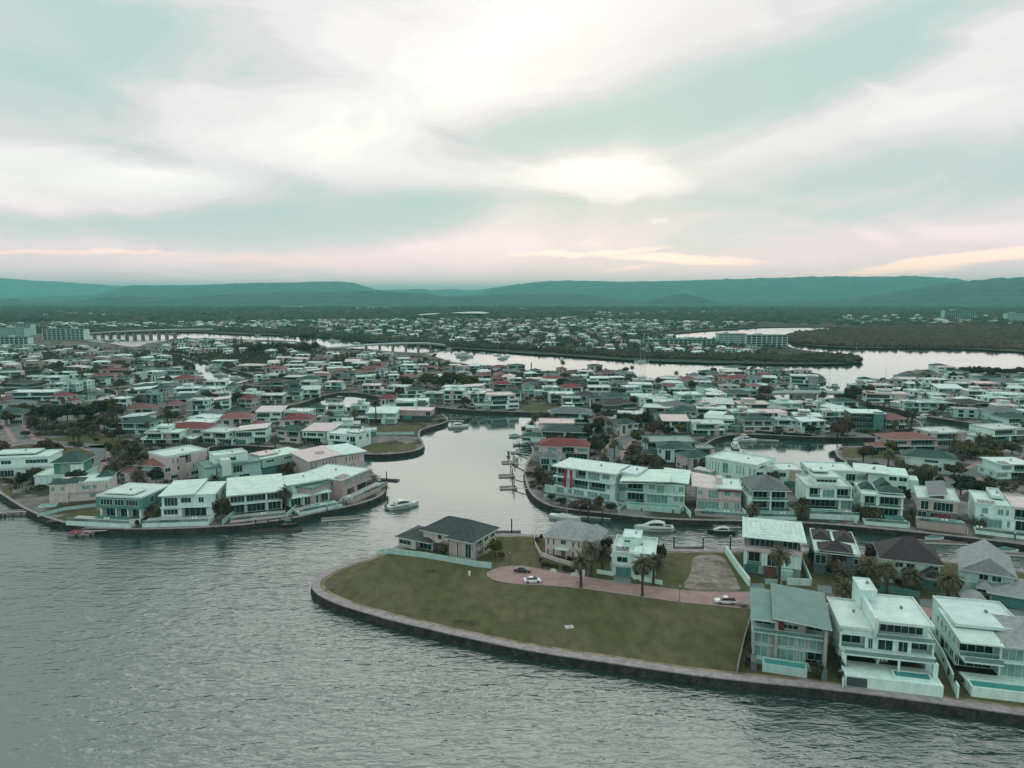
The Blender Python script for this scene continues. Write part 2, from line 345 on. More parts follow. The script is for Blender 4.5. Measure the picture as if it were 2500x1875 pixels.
FAR = [(-700,812),(206,813),(484,809),(538,815),(700,818),(790,821),(885,832),(980,837),(1059,844),(1106,850),(1201,856),(1300,864),(1358,866),(1516,878),(1675,884),(1800,887),(1958,889),(2085,887),(2113,881),(2078,870),(2044,862),(1974,856),(1927,848),(1923,840),(1880,836),(1750,829),(1650,826),(1621,820),(1640,814),(1738,806),(1817,801),(1873,798),(1990,797),(2085,798),(2090,800),(1996,806),(1927,813),(1909,818),(1912,823),(1942,840),(2021,847),(2164,850),(2211,848),(2338,850),(2500,859),(2900,866),(3400,872)]
def wloop(px, z=0.0, it=2): return chaikin([P(u, v, z) for u, v in px], it)
L_MAIN = wloop(MAIN); L_NEAR = wloop(NEAR); L_CAN = [wloop(c) for c in CANALS]
L_FAR = chaikin([Vector((-40000, 40000, 0)), Vector((-40000, 1500, 0))] + [P(u, v) for u, v in FAR] + [Vector((40000, 1200, 0)), Vector((40000, 40000, 0))], 1)
mat('garden_ground', (.058, .069, .047), rough=.95, var=.3, scale=.15, rgb2=(.19, .205, .188), mixscale=.06, lo=.47, hi=.55, spec=.1)
mat('far_ground', (.045, .075, .055), rough=1, var=.3, scale=.01, rgb2=(.075, .078, .055), mixscale=.0022, spec=.05)
g1 = sheet('ground', [L_MAIN] + L_CAN, 0, 'garden_ground'); tag(g1, kind='structure')
g2 = sheet('lawn', [L_NEAR], 0, 'grass'); tag(g2, kind='structure')
g3 = sheet('far_plain', [L_FAR], -.25, 'far_ground'); tag(g3, kind='structure')
def on_land(x, y, near=False):
    if near: return inside(L_NEAR, x, y)
    return inside(L_MAIN, x, y) and not any(inside(c, x, y) for c in L_CAN)
def offset_loop(lp, d):
    n = len(lp); out = []
    A = sum(lp[i].x * lp[(i + 1) % n].y - lp[(i + 1) % n].x * lp[i].y for i in range(n)); sg = 1 if A > 0 else -1
    for i in range(n):
        a, c = lp[i - 1], lp[(i + 1) % n]; tg = Vector((c.x - a.x, c.y - a.y, 0))
        if tg.length < 1e-6: tg = Vector((1, 0, 0))
        tg.normalize(); out.append(lp[i] + Vector((-tg.y, tg.x, 0)) * d * sg)
    return out
def seawall(name, lp, cap, label, inward=True, capz=.12, capm='concrete'):
    """rock face standing in the water with a concrete walk on top"""
    s = 1 if inward else -1; n = len(lp)
    inn = offset_loop(lp, cap * s); bat = offset_loop(lp, -.45 * s); lip = offset_loop(lp, -.12 * s)
    e = empty(name, lp[0]); o = -lp[0]; T = lambda L, z: [(p.x + o.x, p.y + o.y, z) for p in L]
    f = MB(); f.loft([T(bat, -3.6), T(bat, WATER_Z + .15), T(lp, -.13)], 'rock_wall', caps=False); f.build('rock_face', e)
    c = MB(); c.loft([T(lip, -.14), T(lip, capz), T(inn, capz), T(inn, -.05)], capm, caps=False); c.build('coping', e)
    tag(e, label, 'sea wall', 'sea walls along the canals'); return e
seawall('sea_wall', L_NEAR, 2.1, 'curved sea wall with concrete walk around the grassy foreground point')
seawall('sea_wall', L_MAIN, .9, 'long winding sea wall edging the house-lined canals behind the open inlet')
for lp, lb in zip(L_CAN, ('small sea wall round the boat canal among the far left houses', 'little sea wall round the short pond-like canal at the left edge', 'low sea wall round the canal behind the left park trees')):
    seawall('sea_wall', lp, .8, lb, inward=False)

# ------------------------------------------------------------------ roads, drives, lawns
def patch(name, px, z, m, it=2, kind='structure', parent=None): return tag(sheet(name, [wloop(px, 0, it)], z, m, parent), kind=kind)
def ribbon(name, px, w, z, m, kind='structure', it=3):
    """road of even width along a line of the ground"""
    pts = [P(u, v) for u, v in px]
    for _ in range(it):
        q = [pts[0]]
        for a, b_ in zip(pts, pts[1:]): q += [a.lerp(b_, .25), a.lerp(b_, .75)]
        pts = q + [pts[-1]]
    L, R_ = [], []
    for i, p in enumerate(pts):
        t_ = (pts[min(i + 1, len(pts) - 1)] - pts[max(i - 1, 0)]); t_.z = 0; t_.normalize(); n = Vector((-t_.y, t_.x, 0)) * w / 2; L.append(p + n); R_.append(p - n)
    k = len(pts); me = bpy.data.meshes.new(name); me.from_pydata([(p.x, p.y, z) for p in R_ + L], [], [(i, i + 1, k + i + 1, k + i) for i in range(k - 1)]); me.materials.append(MATS[m]); me.update()
    return tag(new_ob(name, me), kind=kind)
ROADPX = [(1185,1401),(1210,1388),(1243,1381),(1293,1384),(1352,1396),(1453,1413),(1538,1426),(1623,1436),(1674,1443),(1806,1447),(1877,1443),(2021,1451),(2157,1468),(2225,1476),(2326,1495),(2500,1530),(2700,1560),(2700,1600),(2500,1572),(2279,1522),(2150,1500),(2028,1488),(1900,1482),(1826,1487),(1742,1477),(1657,1469),(1555,1455),(1453,1440),(1352,1429),(1250,1425),(1205,1416)]
patch('road', ROADPX, .012, 'pink_paving')
rk = wloop(ROADPX); ro = offset_loop(rk, -.22); kb = MB(); kb.loft([[(p.x, p.y, -.02) for p in ro], [(p.x, p.y, .09) for p in ro], [(p.x, p.y, .09) for p in rk], [(p.x, p.y, .0) for p in rk]], 'concrete', caps=False); tag(kb.build('kerb'), kind='structure')
patch('median_lawn', [(1918,1461),(1950,1455),(2020,1459),(2089,1470),(2092,1477),(2000,1474),(1925,1468)], .10, 'grass')
mat('gravel', (.25, .24, .22), rough=.95, var=.35, scale=.5, rgb2=(.13, .125, .085), mixscale=.12, detail=7, lo=.48, hi=.62)
mat('bare_earth', (.115, .085, .062), rough=.95, var=.3, scale=.5, rgb2=(.088, .106, .048), mixscale=.25, lo=.38, hi=.56)
patch('gravel_lot', [(1686,1356),(1762,1352),(1784,1388),(1803,1425),(1810,1443),(1740,1442),(1682,1439),(1664,1430),(1690,1398)], .014, 'gravel')
patch('bare_patch', [(786,1412),(812,1402),(846,1412),(842,1428),(826,1446),(806,1444),(786,1430)], .016, 'bare_earth')
mat('drive', (.17, .26, .24), rough=.8, var=.1); mat('sand_edge', (.30, .26, .19), rough=.95, var=.25, scale=.4, rgb2=(.16, .15, .08), mixscale=.3)
for q in ([(1498,1404),(1540,1406),(1540,1428),(1497,1422)], [(1828,1424),(1864,1424),(1870,1445),(1832,1447)], [(1994,1428),(2030,1431),(2032,1450),(1998,1448)], [(2246,1462),(2284,1464),(2284,1484),(2246,1478)]): patch('driveway', q, .02, 'drive', 0)
for q in ([(1400,1392),(1430,1390),(1426,1409),(1391,1405)], [(1345,1388),(1356,1386),(1360,1398),(1342,1396)]): patch('driveway', q, .02, 'pale_paving', 0)
patch('driveway', [(2330,1470),(2500,1490),(2500,1528),(2330,1493)], .02, 'drive', 0)
sand_o, sand_i = offset_loop(L_NEAR, 2.3), offset_loop(L_NEAR, 3.1); sb_ = MB(); sb_.loft([[(p.x, p.y, .03) for p in sand_o], [(p.x, p.y, .03) for p in sand_i]], 'sand_edge', caps=False); tag(sb_.build('sand_verge'), kind='structure')
# streets of the main land
for px, w in (([(1500,1185),(1487,1130),(1500,1095),(1530,1068),(1580,1048),(1640,1040)], 7), ([(2640,1080),(2500,1098),(2440,1118),(2410,1142),(2360,1160),(2300,1205)], 8), ([(-80,1112),(60,1075),(130,1080),(200,1088),(290,1092),(330,1092)], 7), ([(235,1087),(243,1110),(222,1140),(215,1165),(240,1190),(330,1200),(480,1198),(640,1200),(760,1185)], 7), ([(60,1075),(40,1048),(20,1020),(30,1000)], 6.5), ([(640,1062),(760,1052),(830,1040),(900,1036)], 6)):
    ribbon('footpath', px, w + 4.4, .008, 'pink_paving'); ribbon('street', px, w, .014, 'asphalt')
for q in ([(105,1277),(140,1262),(200,1246),(243,1240),(246,1262),(214,1276),(180,1281),(140,1272)], [(880,1088),(1000,1082),(1020,1090),(1010,1099),(960,1104),(885,1103)], [(880,1046),(1000,1038),(1040,1040),(1010,1054),(1000,1060),(884,1062)], [(2066,1094),(2168,1092),(2172,1112),(2120,1116),(2064,1120),(2050,1106)], [(1270,992),(1385,990),(1392,1003),(1272,1004)], [(95,1088),(205,1096),(236,1108),(225,1128),(170,1128),(90,1104)], [(100,1070),(250,1064),(330,1078),(320,1089),(230,1084),(130,1076)], [(1785,1058),(1770,1046),(1800,1040),(1850,1058)], [(0,1190),(30,1186),(32,1216),(10,1204)], [(1470,1112),(1478,1090),(1485,1100),(1475,1140)]):
    patch('lawn', q, .020, 'grass', 1)
KEEP = [[(876,1038),(1036,1036),(1036,1110),(876,1110)], [(100,1240),(250,1236),(250,1292),(100,1290)], [(1472,1180),(1468,1110),(1500,1060),(1590,1030),(1660,1030),(1660,1052),(1580,1062),(1520,1092),(1508,1130),(1525,1185)], [(2040,1088),(2175,1088),(2175,1122),(2040,1124)], [(95,1068),(330,1068),(330,1096),(260,1100),(240,1200),(205,1180),(225,1130),(90,1108)], [(2300,1160),(2420,1106),(2510,1086),(2510,1110),(2430,1150),(2300,1210)], [(1270,988),(1395,988),(1395,1010),(1270,1010)], [(0,1052),(80,1040),(110,1085),(0,1105)],[(230,1188),(760,1178),(760,1208),(230,1212)]]

# ------------------------------------------------------------------ houses
C = dict(white=(.56,.86,.775), mint=(.36,.63,.56), cream=(.55,.55,.51), beige=(.40,.385,.35), pink=(.43,.345,.33), grey=(.29,.35,.335), slate=(.11,.155,.15), dark=(.045,.085,.08),
         rgreen=(.024,.085,.072), rslate=(.115,.165,.165), rgrey=(.27,.33,.33), rred=(.165,.048,.052), rlight=(.40,.58,.53), rterra=(.20,.105,.09), rbrown=(.135,.085,.08), rwhite=(.53,.78,.705), rpink=(.58,.55,.53), rteal=(.11,.26,.23), rdark=(.040,.042,.046), rsteel=(.045,.070,.070), teal=(.08,.26,.23), wine=(.16,.04,.05))
def vary(c, a=.08): 
    k = 1 + random.uniform(-a, a); return tuple(min(.9, x * k * (1 + random.uniform(-.03, .03))) for x in c)
WINC = {}
mat('leaf_bed', (.075, .085, .045), rough=.85, var=.35, scale=1.5, rgb2=(.045, .06, .035), mixscale=1.2, spec=.15)
def window_mesh(w, h, nx, ny, kind, panes):
    """frame with mullions standing proud of a recessed pane; returns (mesh, pane mesh, pane spots)"""
    key = (round(w, 1), round(h, 1), nx, ny, kind, panes)
    if key in WINC: return WINC[key]
    w, h = key[0], key[1]; ft = .09; gl = {'g': 'glass', 'p': 'glass_pale'}[kind[0]]; fm = 'dark_frame' if kind.endswith('d') else 'trim'
    b = MB(); y0, y1 = -.09, .02
    b.box(0, w, y0, y1, h - ft, h, fm); b.box(0, w, y0, y1, 0, ft, fm); b.box(0, ft, y0, y1, ft, h - ft, fm); b.box(w - ft, w, y0, y1, ft, h - ft, fm)
    mt = .07
    for i in range(1, nx): x = w * i / nx; b.box(x - mt / 2, x + mt / 2, y0 + .01, y1, ft, h - ft, fm)
    for i in range(1, ny): z = h * i / ny; b.box(ft, w - ft, y0 + .014, y1, z - mt / 2, z + mt / 2, fm)
    spots, pm = [], None
    if panes:
        pw, ph = (w - 2 * ft - (nx - 1) * mt) / nx, (h - 2 * ft - (ny - 1) * mt) / ny
        pm = MB().box(0, pw, -.035, -.01, 0, ph, gl).mesh('pane')
        spots = [(ft + i * (pw + mt), 0, ft + j * (ph + mt)) for i in range(nx) for j in range(ny)]
    else: b.box(ft, w - ft, -.035, -.01, ft, h - ft, gl)
    WINC[key] = (b.mesh('window'), pm, spots); return WINC[key]

FOOT = []    # footprints taken: x, y, radius
class House:
    def __init__(s, name, label, a, b, cat='house', group='waterfront houses', detail=1, col='white', z=0.0):
        A, B = (P(*a), P(*b)) if not isinstance(a, Vector) else (a, b)
        s.w = (B - A).length; rz = math.atan2(B.y - A.y, B.x - A.x)
        nrm = Vector((-math.sin(rz), math.cos(rz), 0)); dd = min(14, s.w * .8)
        for k in ((.25, .75) if s.w > 12 else (.5,)): q = A.lerp(B, k) + nrm * dd * .5; FOOT.append((q.x, q.y, max(s.w * .3, dd * .55)))
        s.e = empty(name, (A.x, A.y, z), rz); tag(s.e, label, cat, group); s.e.scale.z = {'houses facing the narrow canal': 1.15, 'houses on the left peninsula': 1.14, 'houses behind the canal row': 1.1}.get(group, 1.0); s.detail = detail; s.col = vary(C[col], .04); s.wk = 'p' if random.random() < .2 and detail < 2 else 'g'
    def c(s, col): return s.col if col is None else (vary(C[col], .03) if isinstance(col, str) else col)
    def X(s, f): return f * s.w
    def block(s, x0, x1, y0, y1, z0, z1, col=None, name='wall', m='paint', parent=None):
        return MB().box(s.X(x0), s.X(x1), y0, y1, z0, z1, m).build(name, parent or s.e, color=s.c(col))
    def win(s, face, a0, a1, z0, z1, at, nx=2, ny=1, kind=None):
        """window on a face: f front (a along x, at = y), l / r side walls (a along y, at = x in metres)"""
        kind = kind or s.wk
        me, pm, spots = window_mesh(max(.4, a1 - a0), max(.4, z1 - z0), nx, ny, kind, s.detail >= 2)
        loc, rz = {'f': ((a0, at - .003, z0), 0), 'l': ((at - .003, a1, z0), -math.pi / 2), 'r': ((at + .003, a0, z0), math.pi / 2)}[face]
        o = new_ob('window', me, s.e, loc, rz)
        for p in spots: new_ob('pane', pm, o, p)
        return o
    def storey(s, z0, h, bays, x0=0, x1=1, y0=0, y1=12, col=None, rec=1.6, sides='', slab=0.0, slabcol='trim'):
        """one storey of wall; bays lists what its front shows from left to right, sides what the side walls show"""
        X0, X1 = s.X(x0), s.X(x1); tk = bays.split() or ['s1']; tot = sum(float(k[1:] or 1) for k in tk); x = X0; mb = MB()
        for k in tk:
            ty, wd = k[0], (X1 - X0) * float(k[1:] or 1) / tot; xa, xb = x, x + wd; x = xb
            r = rec if ty in 'bo' else 0
            mb.box(xa, xb, y0 + r, y1, z0, z0 + h, 'paint')
            p = min(.25, wd * .1)
            if ty == 'w': s.win('f', xa + p + .1, xb - p - .1, z0 + .95, z0 + h - .55, y0, max(1, round(wd / 1.5)))
            elif ty == 'g': s.win('f', xa + p, xb - p, z0 + .12, z0 + h - .5, y0, max(2, round(wd / 1.4)))
            elif ty == 'G': s.win('f', xa + p, xb - p, z0 + .12, z0 + h - .5, y0, max(2, round(wd / 1.4)), 1, 'p')
            elif ty == 'h': s.win('f', xa + p, xb - p, z0 + h - 1.5, z0 + h - .6, y0, max(1, round(wd / 1.6)))
            elif ty == 'n':
                n = max(1, int(wd / 1.3))
                for i in range(n):
                    q = xa + wd * (i + .5) / n; s.win('f', q - .3, q + .3, z0 + .6, z0 + h - .6, y0, 1)
            elif ty == 'd':
                gm = MB(); gm.box(xa + .2, xb - .2, y0 - .06, y0, z0 + .05, z0 + 2.5, 'paint')
                for i in range(1, 5): gm.box(xa + .2, xb - .2, y0 - .075, y0 - .055, z0 + i * .5 - .02, z0 + i * .5 + .02, 'dark_frame')
                gm.build('garage_door', s.e, color=C['teal'])
            elif ty == 'e': MB().box(xa + wd / 2 - .6, xa + wd / 2 + .6, y0 - .07, y0, z0, z0 + 2.4, 'timber').build('door', s.e)
            elif ty in 'bo':
                s.win('f', xa + p + .15, xb - p - .15, z0 + .1, z0 + h - .5, y0 + r, max(2, round(wd / 1.8)), 1, 'g')
                if ty == 'b': s.rail(xa, xb, y0 + .08, z0)
        mb.build('wall', s.e, color=s.c(col))
        for sd in sides.split():
            f, ty, n = sd[0], sd[1], int(sd[2:] or 1); L = (y1 - y0) / n
            for i in range(n):
                a = y0 + L * (i + .5); hw = min(1.1, L * .33) if ty != 'n' else .3
                za, zb = (z0 + .95, z0 + h - .6) if ty != 'g' else (z0 + .15, z0 + h - .5)
                s.win(f, a - hw, a + hw, za, zb, X0 if f == 'l' else X1, 2 if hw > .5 else 1)
        if slab: s.slab(x0, x1, y0 - slab, y1, z0 + h - .14, .30, slabcol)
    def slab(s, x0, x1, y0, y1, z, t=.25, col='white', name='floor_slab', over=.06):
        return MB().box(s.X(x0) - over, s.X(x1) + over, y0, y1 + over, z, z + t, 'paint').build(name, s.e, color=s.c(col) if col in C else C['white'])
    def rail(s, xa, xb, y, z, h=1.0):
        r = MB(); r.box(xa, xb, y - .02, y + .02, z + .05, z + h - .06, 'balustrade'); r.box(xa, xb, y - .04, y + .04, z + h - .06, z + h, 'trim')
        return r.build('balustrade', s.e)
    def balcony(s, x0, x1, y0, y1, z, col='white', rail=True, t=.3):
        s.slab(x0, x1, y0, y1 - .01, z - t, t, col, 'balcony', 0)
        if rail: s.rail(s.X(x0), s.X(x1), y0 + .06, z)
    def post(s, x, y, z0, z1, w=.35, col='white', name='column'): return MB().box(s.X(x) - w / 2, s.X(x) + w / 2, y - w / 2, y + w / 2, z0, z1, 'paint').build(name, s.e, color=s.c(col))
    def flat(s, x0, x1, y0, y1, z, col='rwhite', over=.3, t=.3, rim=.35, pv=0):
        X0, X1, Y0, Y1 = s.X(x0) - over, s.X(x1) + over, y0 - over, y1 + over; c = s.c(col); b = MB()
        b.box(X0, X1, Y0, Y1, z, z + t, 'roof_metal')
        if rim:
            k = .22; Z = z + t + rim
            for q in ((X0, X1, Y0, Y0 + k), (X0, X1, Y1 - k, Y1), (X0, X0 + k, Y0 + k, Y1 - k), (X1 - k, X1, Y0 + k, Y1 - k)): b.box(*q, z + t, Z, 'roof_metal')
        o = b.build('roof', s.e, color=c)
        n = MB(); n.box(X0 + (X1 - X0) * .62, X0 + (X1 - X0) * .62 + .5, Y0 + (Y1 - Y0) * .55, Y0 + (Y1 - Y0) * .55 + .6, z + t, z + t + .5, 'drive'); n.build('roof_vent', o)
        for i in range(pv):
            x = X0 + .8 + i * 1.25
            MB().poly([(x, Y0 + 1.2, z + t + .15), (x + 1.1, Y0 + 1.2, z + t + .15), (x + 1.1, Y0 + 4.2, z + t + .5), (x, Y0 + 4.2, z + t + .5), (x, Y0 + 1.2, z + t + .02), (x + 1.1, Y0 + 1.2, z + t + .02), (x + 1.1, Y0 + 4.2, z + t + .37), (x, Y0 + 4.2, z + t + .37)], [(0, 1, 2, 3), (7, 6, 5, 4), (0, 4, 5, 1), (1, 5, 6, 2), (2, 6, 7, 3), (3, 7, 4, 0)], 'solar').build('solar_panel', o)
        return o
    def hip(s, x0, x1, y0, y1, z, h=2.4, col='rgreen', over=.7, gable=0.0, ridge=None):
        """hipped roof with a real eave thickness; gable 0..1 moves the ridge ends out to gables"""
        X0, X1, Y0, Y1 = s.X(x0) - over, s.X(x1) + over, y0 - over, y1 + over; W_, D_ = X1 - X0, Y1 - Y0; t = .22
        if (ridge or ('x' if W_ >= D_ else 'y')) == 'x':
            i = D_ / 2 * (1 - gable); i = min(i, W_ / 2 * .98); ra, rb = (X0 + i, (Y0 + Y1) / 2), (X1 - i, (Y0 + Y1) / 2)
            fs = [(0, 1, 5, 4), (2, 3, 4, 5), (3, 0, 4), (1, 2, 5)]
        else:
            i = W_ / 2 * (1 - gable); i = min(i, D_ / 2 * .98); ra, rb = ((X0 + X1) / 2, Y0 + i), ((X0 + X1) / 2, Y1 - i)
            fs = [(0, 1, 4), (1, 2, 5, 4), (2, 3, 5), (3, 0, 4, 5)]
        pts = [(X0, Y0, z + t), (X1, Y0, z + t), (X1, Y1, z + t), (X0, Y1, z + t), (*ra, z + h), (*rb, z + h)]
        b = MB(); b.poly(pts, fs, 'roof_tile'); cc = s.c(col)
        b.poly([(X0, Y0, z), (X1, Y0, z), (X1, Y1, z), (X0, Y1, z), (X0, Y0, z + t), (X1, Y0, z + t), (X1, Y1, z + t), (X0, Y1, z + t)], [(3, 2, 1, 0), (0, 1, 5, 4), (1, 2, 6, 5), (2, 3, 7, 6), (3, 0, 4, 7)], 'trim')
        o = b.build('roof', s.e, color=cc)
        rc = MB(); rr = .12
        ends = [(pts[4], pts[5])] if (Vector(ra) - Vector(rb)).length > .3 else []
        for p, q in ends + ([(pts[0], pts[4]), (pts[3], pts[4]), (pts[1], pts[5]), (pts[2], pts[5])] if (ridge or ('x' if W_ >= D_ else 'y')) == 'x' else [(pts[0], pts[4]), (pts[1], pts[4]), (pts[2], pts[5]), (pts[3], pts[5])]):
            rc.tube(p, q, rr, rr, 4, 'roof_tile', cap=False)
        rc.build('ridge_cap', o, color=tuple(min(1, x * 1.25) for x in cc)); return o
    def shed(s, x0, x1, y0, y1, zs, col='rslate', over=.5, t=.3, m='roof_metal'):
        """single plane roof; zs heights at front-left, front-right, back-right, back-left"""
        X0, X1, Y0, Y1 = s.X(x0) - over, s.X(x1) + over, y0 - over, y1 + over; pts = [(X0, Y0, zs[0]), (X1, Y0, zs[1]), (X1, Y1, zs[2]), (X0, Y1, zs[3])]
        b = MB(); up = [(p[0], p[1], p[2] + t) for p in pts]; b.poly(up, [(0, 1, 2, 3)], m)
        b.poly(pts + up, [(3, 2, 1, 0), (0, 1, 5, 4), (1, 2, 6, 5), (2, 3, 7, 6), (3, 0, 4, 7)], 'trim'); return b.build('roof', s.e, color=s.c(col))
    def pool(s, x0, x1, y0, y1, z0, z1, col='mint', wall=.35):
        X0, X1 = s.X(x0), s.X(x1); b = MB(); k = wall
        for q in ((X0, X1, y0, y0 + k), (X0, X1, y1 - k, y1), (X0, X0 + k, y0 + k, y1 - k), (X1 - k, X1, y0 + k, y1 - k)): b.box(*q, z0, z1, 'paint')
        o = b.build('pool', s.e, color=s.c(col)); MB().box(X0 + k, X1 - k, y0 + k, y1 - k, z0, z1 - .18, 'pool_water').build('pool_water', o); return o
    def terrace(s, x0, x1, y0, y1, z0, z1, col='white'):
        if y0 < -2: y0 -= 2.3          # terraces run out almost to the quay
        b = MB(); b.box(s.X(x0), s.X(x1), y0, y1, z0, z1, 'paint'); o = b.build('terrace', s.e, color=s.c(col))
        if y0 < -4:      # glass railing, planting bed and paving on the terrace
            s.rail(s.X(x0) + .1, s.X(x1) - .1, y0 + .12, z1, .95)
            MB().box(s.X(x0) + .25, s.X(x1) - .25, y0 + .3, min(y1, -.3), z1, z1 + .012, 'pale_paving').build('terrace_paving', o)
            r = random.Random(int(s.w * 100)); xa = r.uniform(.05, .5); xb = xa + r.uniform(.2, .4); bed = MB()
            for _ in range(150): c_ = Vector((s.X(x0 + (x1 - x0) * r.uniform(xa, xb)), y0 + .7 + r.uniform(-.35, .35), z1 + r.uniform(.05, .75))); q = Vector((r.gauss(0, 1), r.gauss(0, 1), r.gauss(0, 1))).normalized(); w_ = q.orthogonal() * .2; h_ = q.cross(w_).normalized() * .2; bed.poly([c_ - w_, c_ + h_, c_ + w_, c_ - h_], [(0, 1, 2, 3)], 'leaf_bed')
            bed.build('planting', o)['kind'] = 'stuff'
            k = (xa + .45) % .8; lx = s.X(x0 + (x1 - x0) * k)
            for i in range(2): q = MB(); q.box(lx + i * 1.1, lx + i * 1.1 + .65, y0 + 1.4, y0 + 2.6, z1 + .25, z1 + .34, 'boat_white'); q.poly([(lx + i * 1.1, y0 + 2.6, z1 + .3), (lx + i * 1.1 + .65, y0 + 2.6, z1 + .3), (lx + i * 1.1 + .65, y0 + 3.2, z1 + .75), (lx + i * 1.1, y0 + 3.2, z1 + .75)], [(0, 1, 2, 3)], 'boat_white'); q.box(lx + i * 1.1 + .05, lx + i * 1.1 + .6, y0 + 1.5, y0 + 1.56, z1 + .012, z1 + .25, 'boat_white'); q.box(lx + i * 1.1 + .05, lx + i * 1.1 + .6, y0 + 2.5, y0 + 2.56, z1 + .012, z1 + .25, 'boat_white'); q.build('built_in_lounger', o)
        return o
    def solar(s, x0, y0, nx, ny, z, dz, w=1.0, l=1.65):
        for i in range(nx):
            for j in range(ny):
                xa, ya = s.X(x0) + i * (w + .06), y0 + j * (l + .06); za, zb = z + dz * (j * (l + .06)), z + dz * (j * (l + .06) + l)
                key = ('pv', round(dz, 2)); 
                if key not in WINC: WINC[key] = MB().poly([(0, 0, 0), (w, 0, 0), (w, l, dz * l), (0, l, dz * l), (0, 0, .08), (w, 0, .08), (w, l, dz * l + .08), (0, l, dz * l + .08)], [(3, 2, 1, 0), (4, 5, 6, 7), (0, 1, 5, 4), (1, 2, 6, 5), (2, 3, 7, 6), (3, 0, 4, 7)], 'solar').mesh('solar_panel')
                new_ob('solar_panel', WINC[key], s.e, (xa, ya, za))

# ---- the three villas on the quay at lower right
h = House('waterfront_house', 'tall grey house with slate skillion roof and glazed front beside the big lawn', (1836, 1638), (2019, 1666), detail=2, col='grey'); h.e.scale.z = .88
h.terrace(0, 1, 3.4, 5.0, 0, 1.2, 'mint'); h.pool(.14, .74, .4, 3.4, 0, 2.0, 'mint'); h.block(-.02, .06, .2, 3.2, 0, 2.2, 'slate', 'planter'); h.block(.93, 1.0, .2, 2.5, 0, 2.4, 'slate', 'planter')
h.storey(1.0, 3.2, 'G3 s.5 G4 G1.5 s.3 o3.2', y0=5, y1=19, sides='rw3 lw3', slab=.5, slabcol='mint')
h.storey(4.35, 3.1, 'G3 s.5 G4 G1.5 s.3 G3', y0=5, y1=19, sides='rw3 lw3', slab=.9, slabcol='mint'); h.rail(0, h.X(1), 4.2, 7.55)
h.storey(7.55, 2.7, 'o3.2 s.4 s.5 w3 s.8 o3', y0=5.6, y1=19, col='grey', rec=2.4, sides='rw2')
h.block(.30, .345, 4.2, 5.5, 0, 10.6, 'grey', 'pillar'); h.block(.965, 1.01, 3.6, 5.4, 0, 10.0, 'grey', 'pillar'); h.block(.0, .03, 4.3, 5.4, 0, 7.4, 'grey', 'pillar')
h.block(.345, .43, 5.3, 5.65, 7.75, 10.0, 'wine', 'panel')
h.shed(.30, 1.03, 4.2, 19.5, (11.4, 10.3, 11.6, 12.6), 'rteal', .5); h.shed(-.02, .28, 4.6, 18.5, (10.2, 10.2, 11.3, 11.3), 'rteal', .3)
h = House('waterfront_house', 'white three-storey flat-roofed house with stepped terraces on the quay', (2062, 1677), (2303, 1706), detail=2, col='white'); h.e.scale.z = .91
h.terrace(.0, 1, .2, 6.5, 0, 2.6); h.block(.02, .23, .05, .25, .3, 2.3, 'dark', 'garage_opening_shade'); h.pool(.52, .92, 1.2, 4.2, 2.6, 3.0, 'white')  # garage opening is a solid dark block, its inner shade put into the colour
h.storey(2.6, 3.0, 's1 o4.2 s.3 o6.2 s1', y0=6.5, y1=21, rec=3.0, sides='lw4 rw4', slab=1.2); h.balcony(.02, .97, 3.4, 6.5, 5.75)
h.storey(5.75, 3.0, 's.3 b4 s.4 g1 s.5 g3 s.4 g2 s.4 o3.4 s.3', y0=6.6, y1=21, rec=1.8, sides='ln5 rw4', slab=.25)
h.balcony(.38, .99, 5.6, 8.5, 9.0)
h.storey(8.9, 2.9, 's1 g7 s.6', x0=.37, x1=.97, y0=9.0, y1=21, sides='rw3')
h.storey(8.9, 1.0, 's1', x0=.02, x1=.36, y0=6.8, y1=20.5); h.flat(.0, .36, 6.6, 20.8, 9.9, over=.15, pv=0)
h.block(.36, .40, 6.2, 20, 8.8, 13.2, 'white', 'fin_wall'); h.flat(.37, .98, 6.8, 20.8, 11.8, over=.2); h.block(.33, .52, 17, 24, 8.9, 14.4, 'white', 'lift_tower'); h.flat(.33, .52, 17, 24, 14.4, over=.1, rim=.2)
for x in (.02, .97): h.post(x, 3.8, 2.6, 5.6, .9)
h.post(.60, 3.8, 2.6, 5.6, .4)
h = House('waterfront_house', 'white house with hipped grey roof and pool wall at the right edge', (2375, 1706), (2660, 1740), detail=2, col='white')
h.pool(.0, .62, .8, 4.0, 0, 2.0, 'white'); h.terrace(0, 1, 4.0, 7.5, 0, 1.5)
h.storey(1.5, 3.2, 'o3.4 G4 s2', y0=7.5, y1=22, sides='lw5', rec=2.5, slab=.8); h.balcony(0, .36, 5.2, 7.5, 4.85)
h.storey(4.8, 3.0, 'b3.4 G4 s2', y0=7.5, y1=22, sides='ln6', rec=2.2); h.shed(-.01, .36, 6.6, 20, (7.9, 7.9, 8.9, 8.9), 'rwhite', .3)
h.hip(.36, 1.0, 7.5, 22, 7.8, 2.6, 'rgrey'); h.flat(.02, .7, 12, 26, 8.9, 'rwhite', .1); h.storey(0, 8.9, 's1', x0=.02, x1=.7, y0=21.9, y1=26)
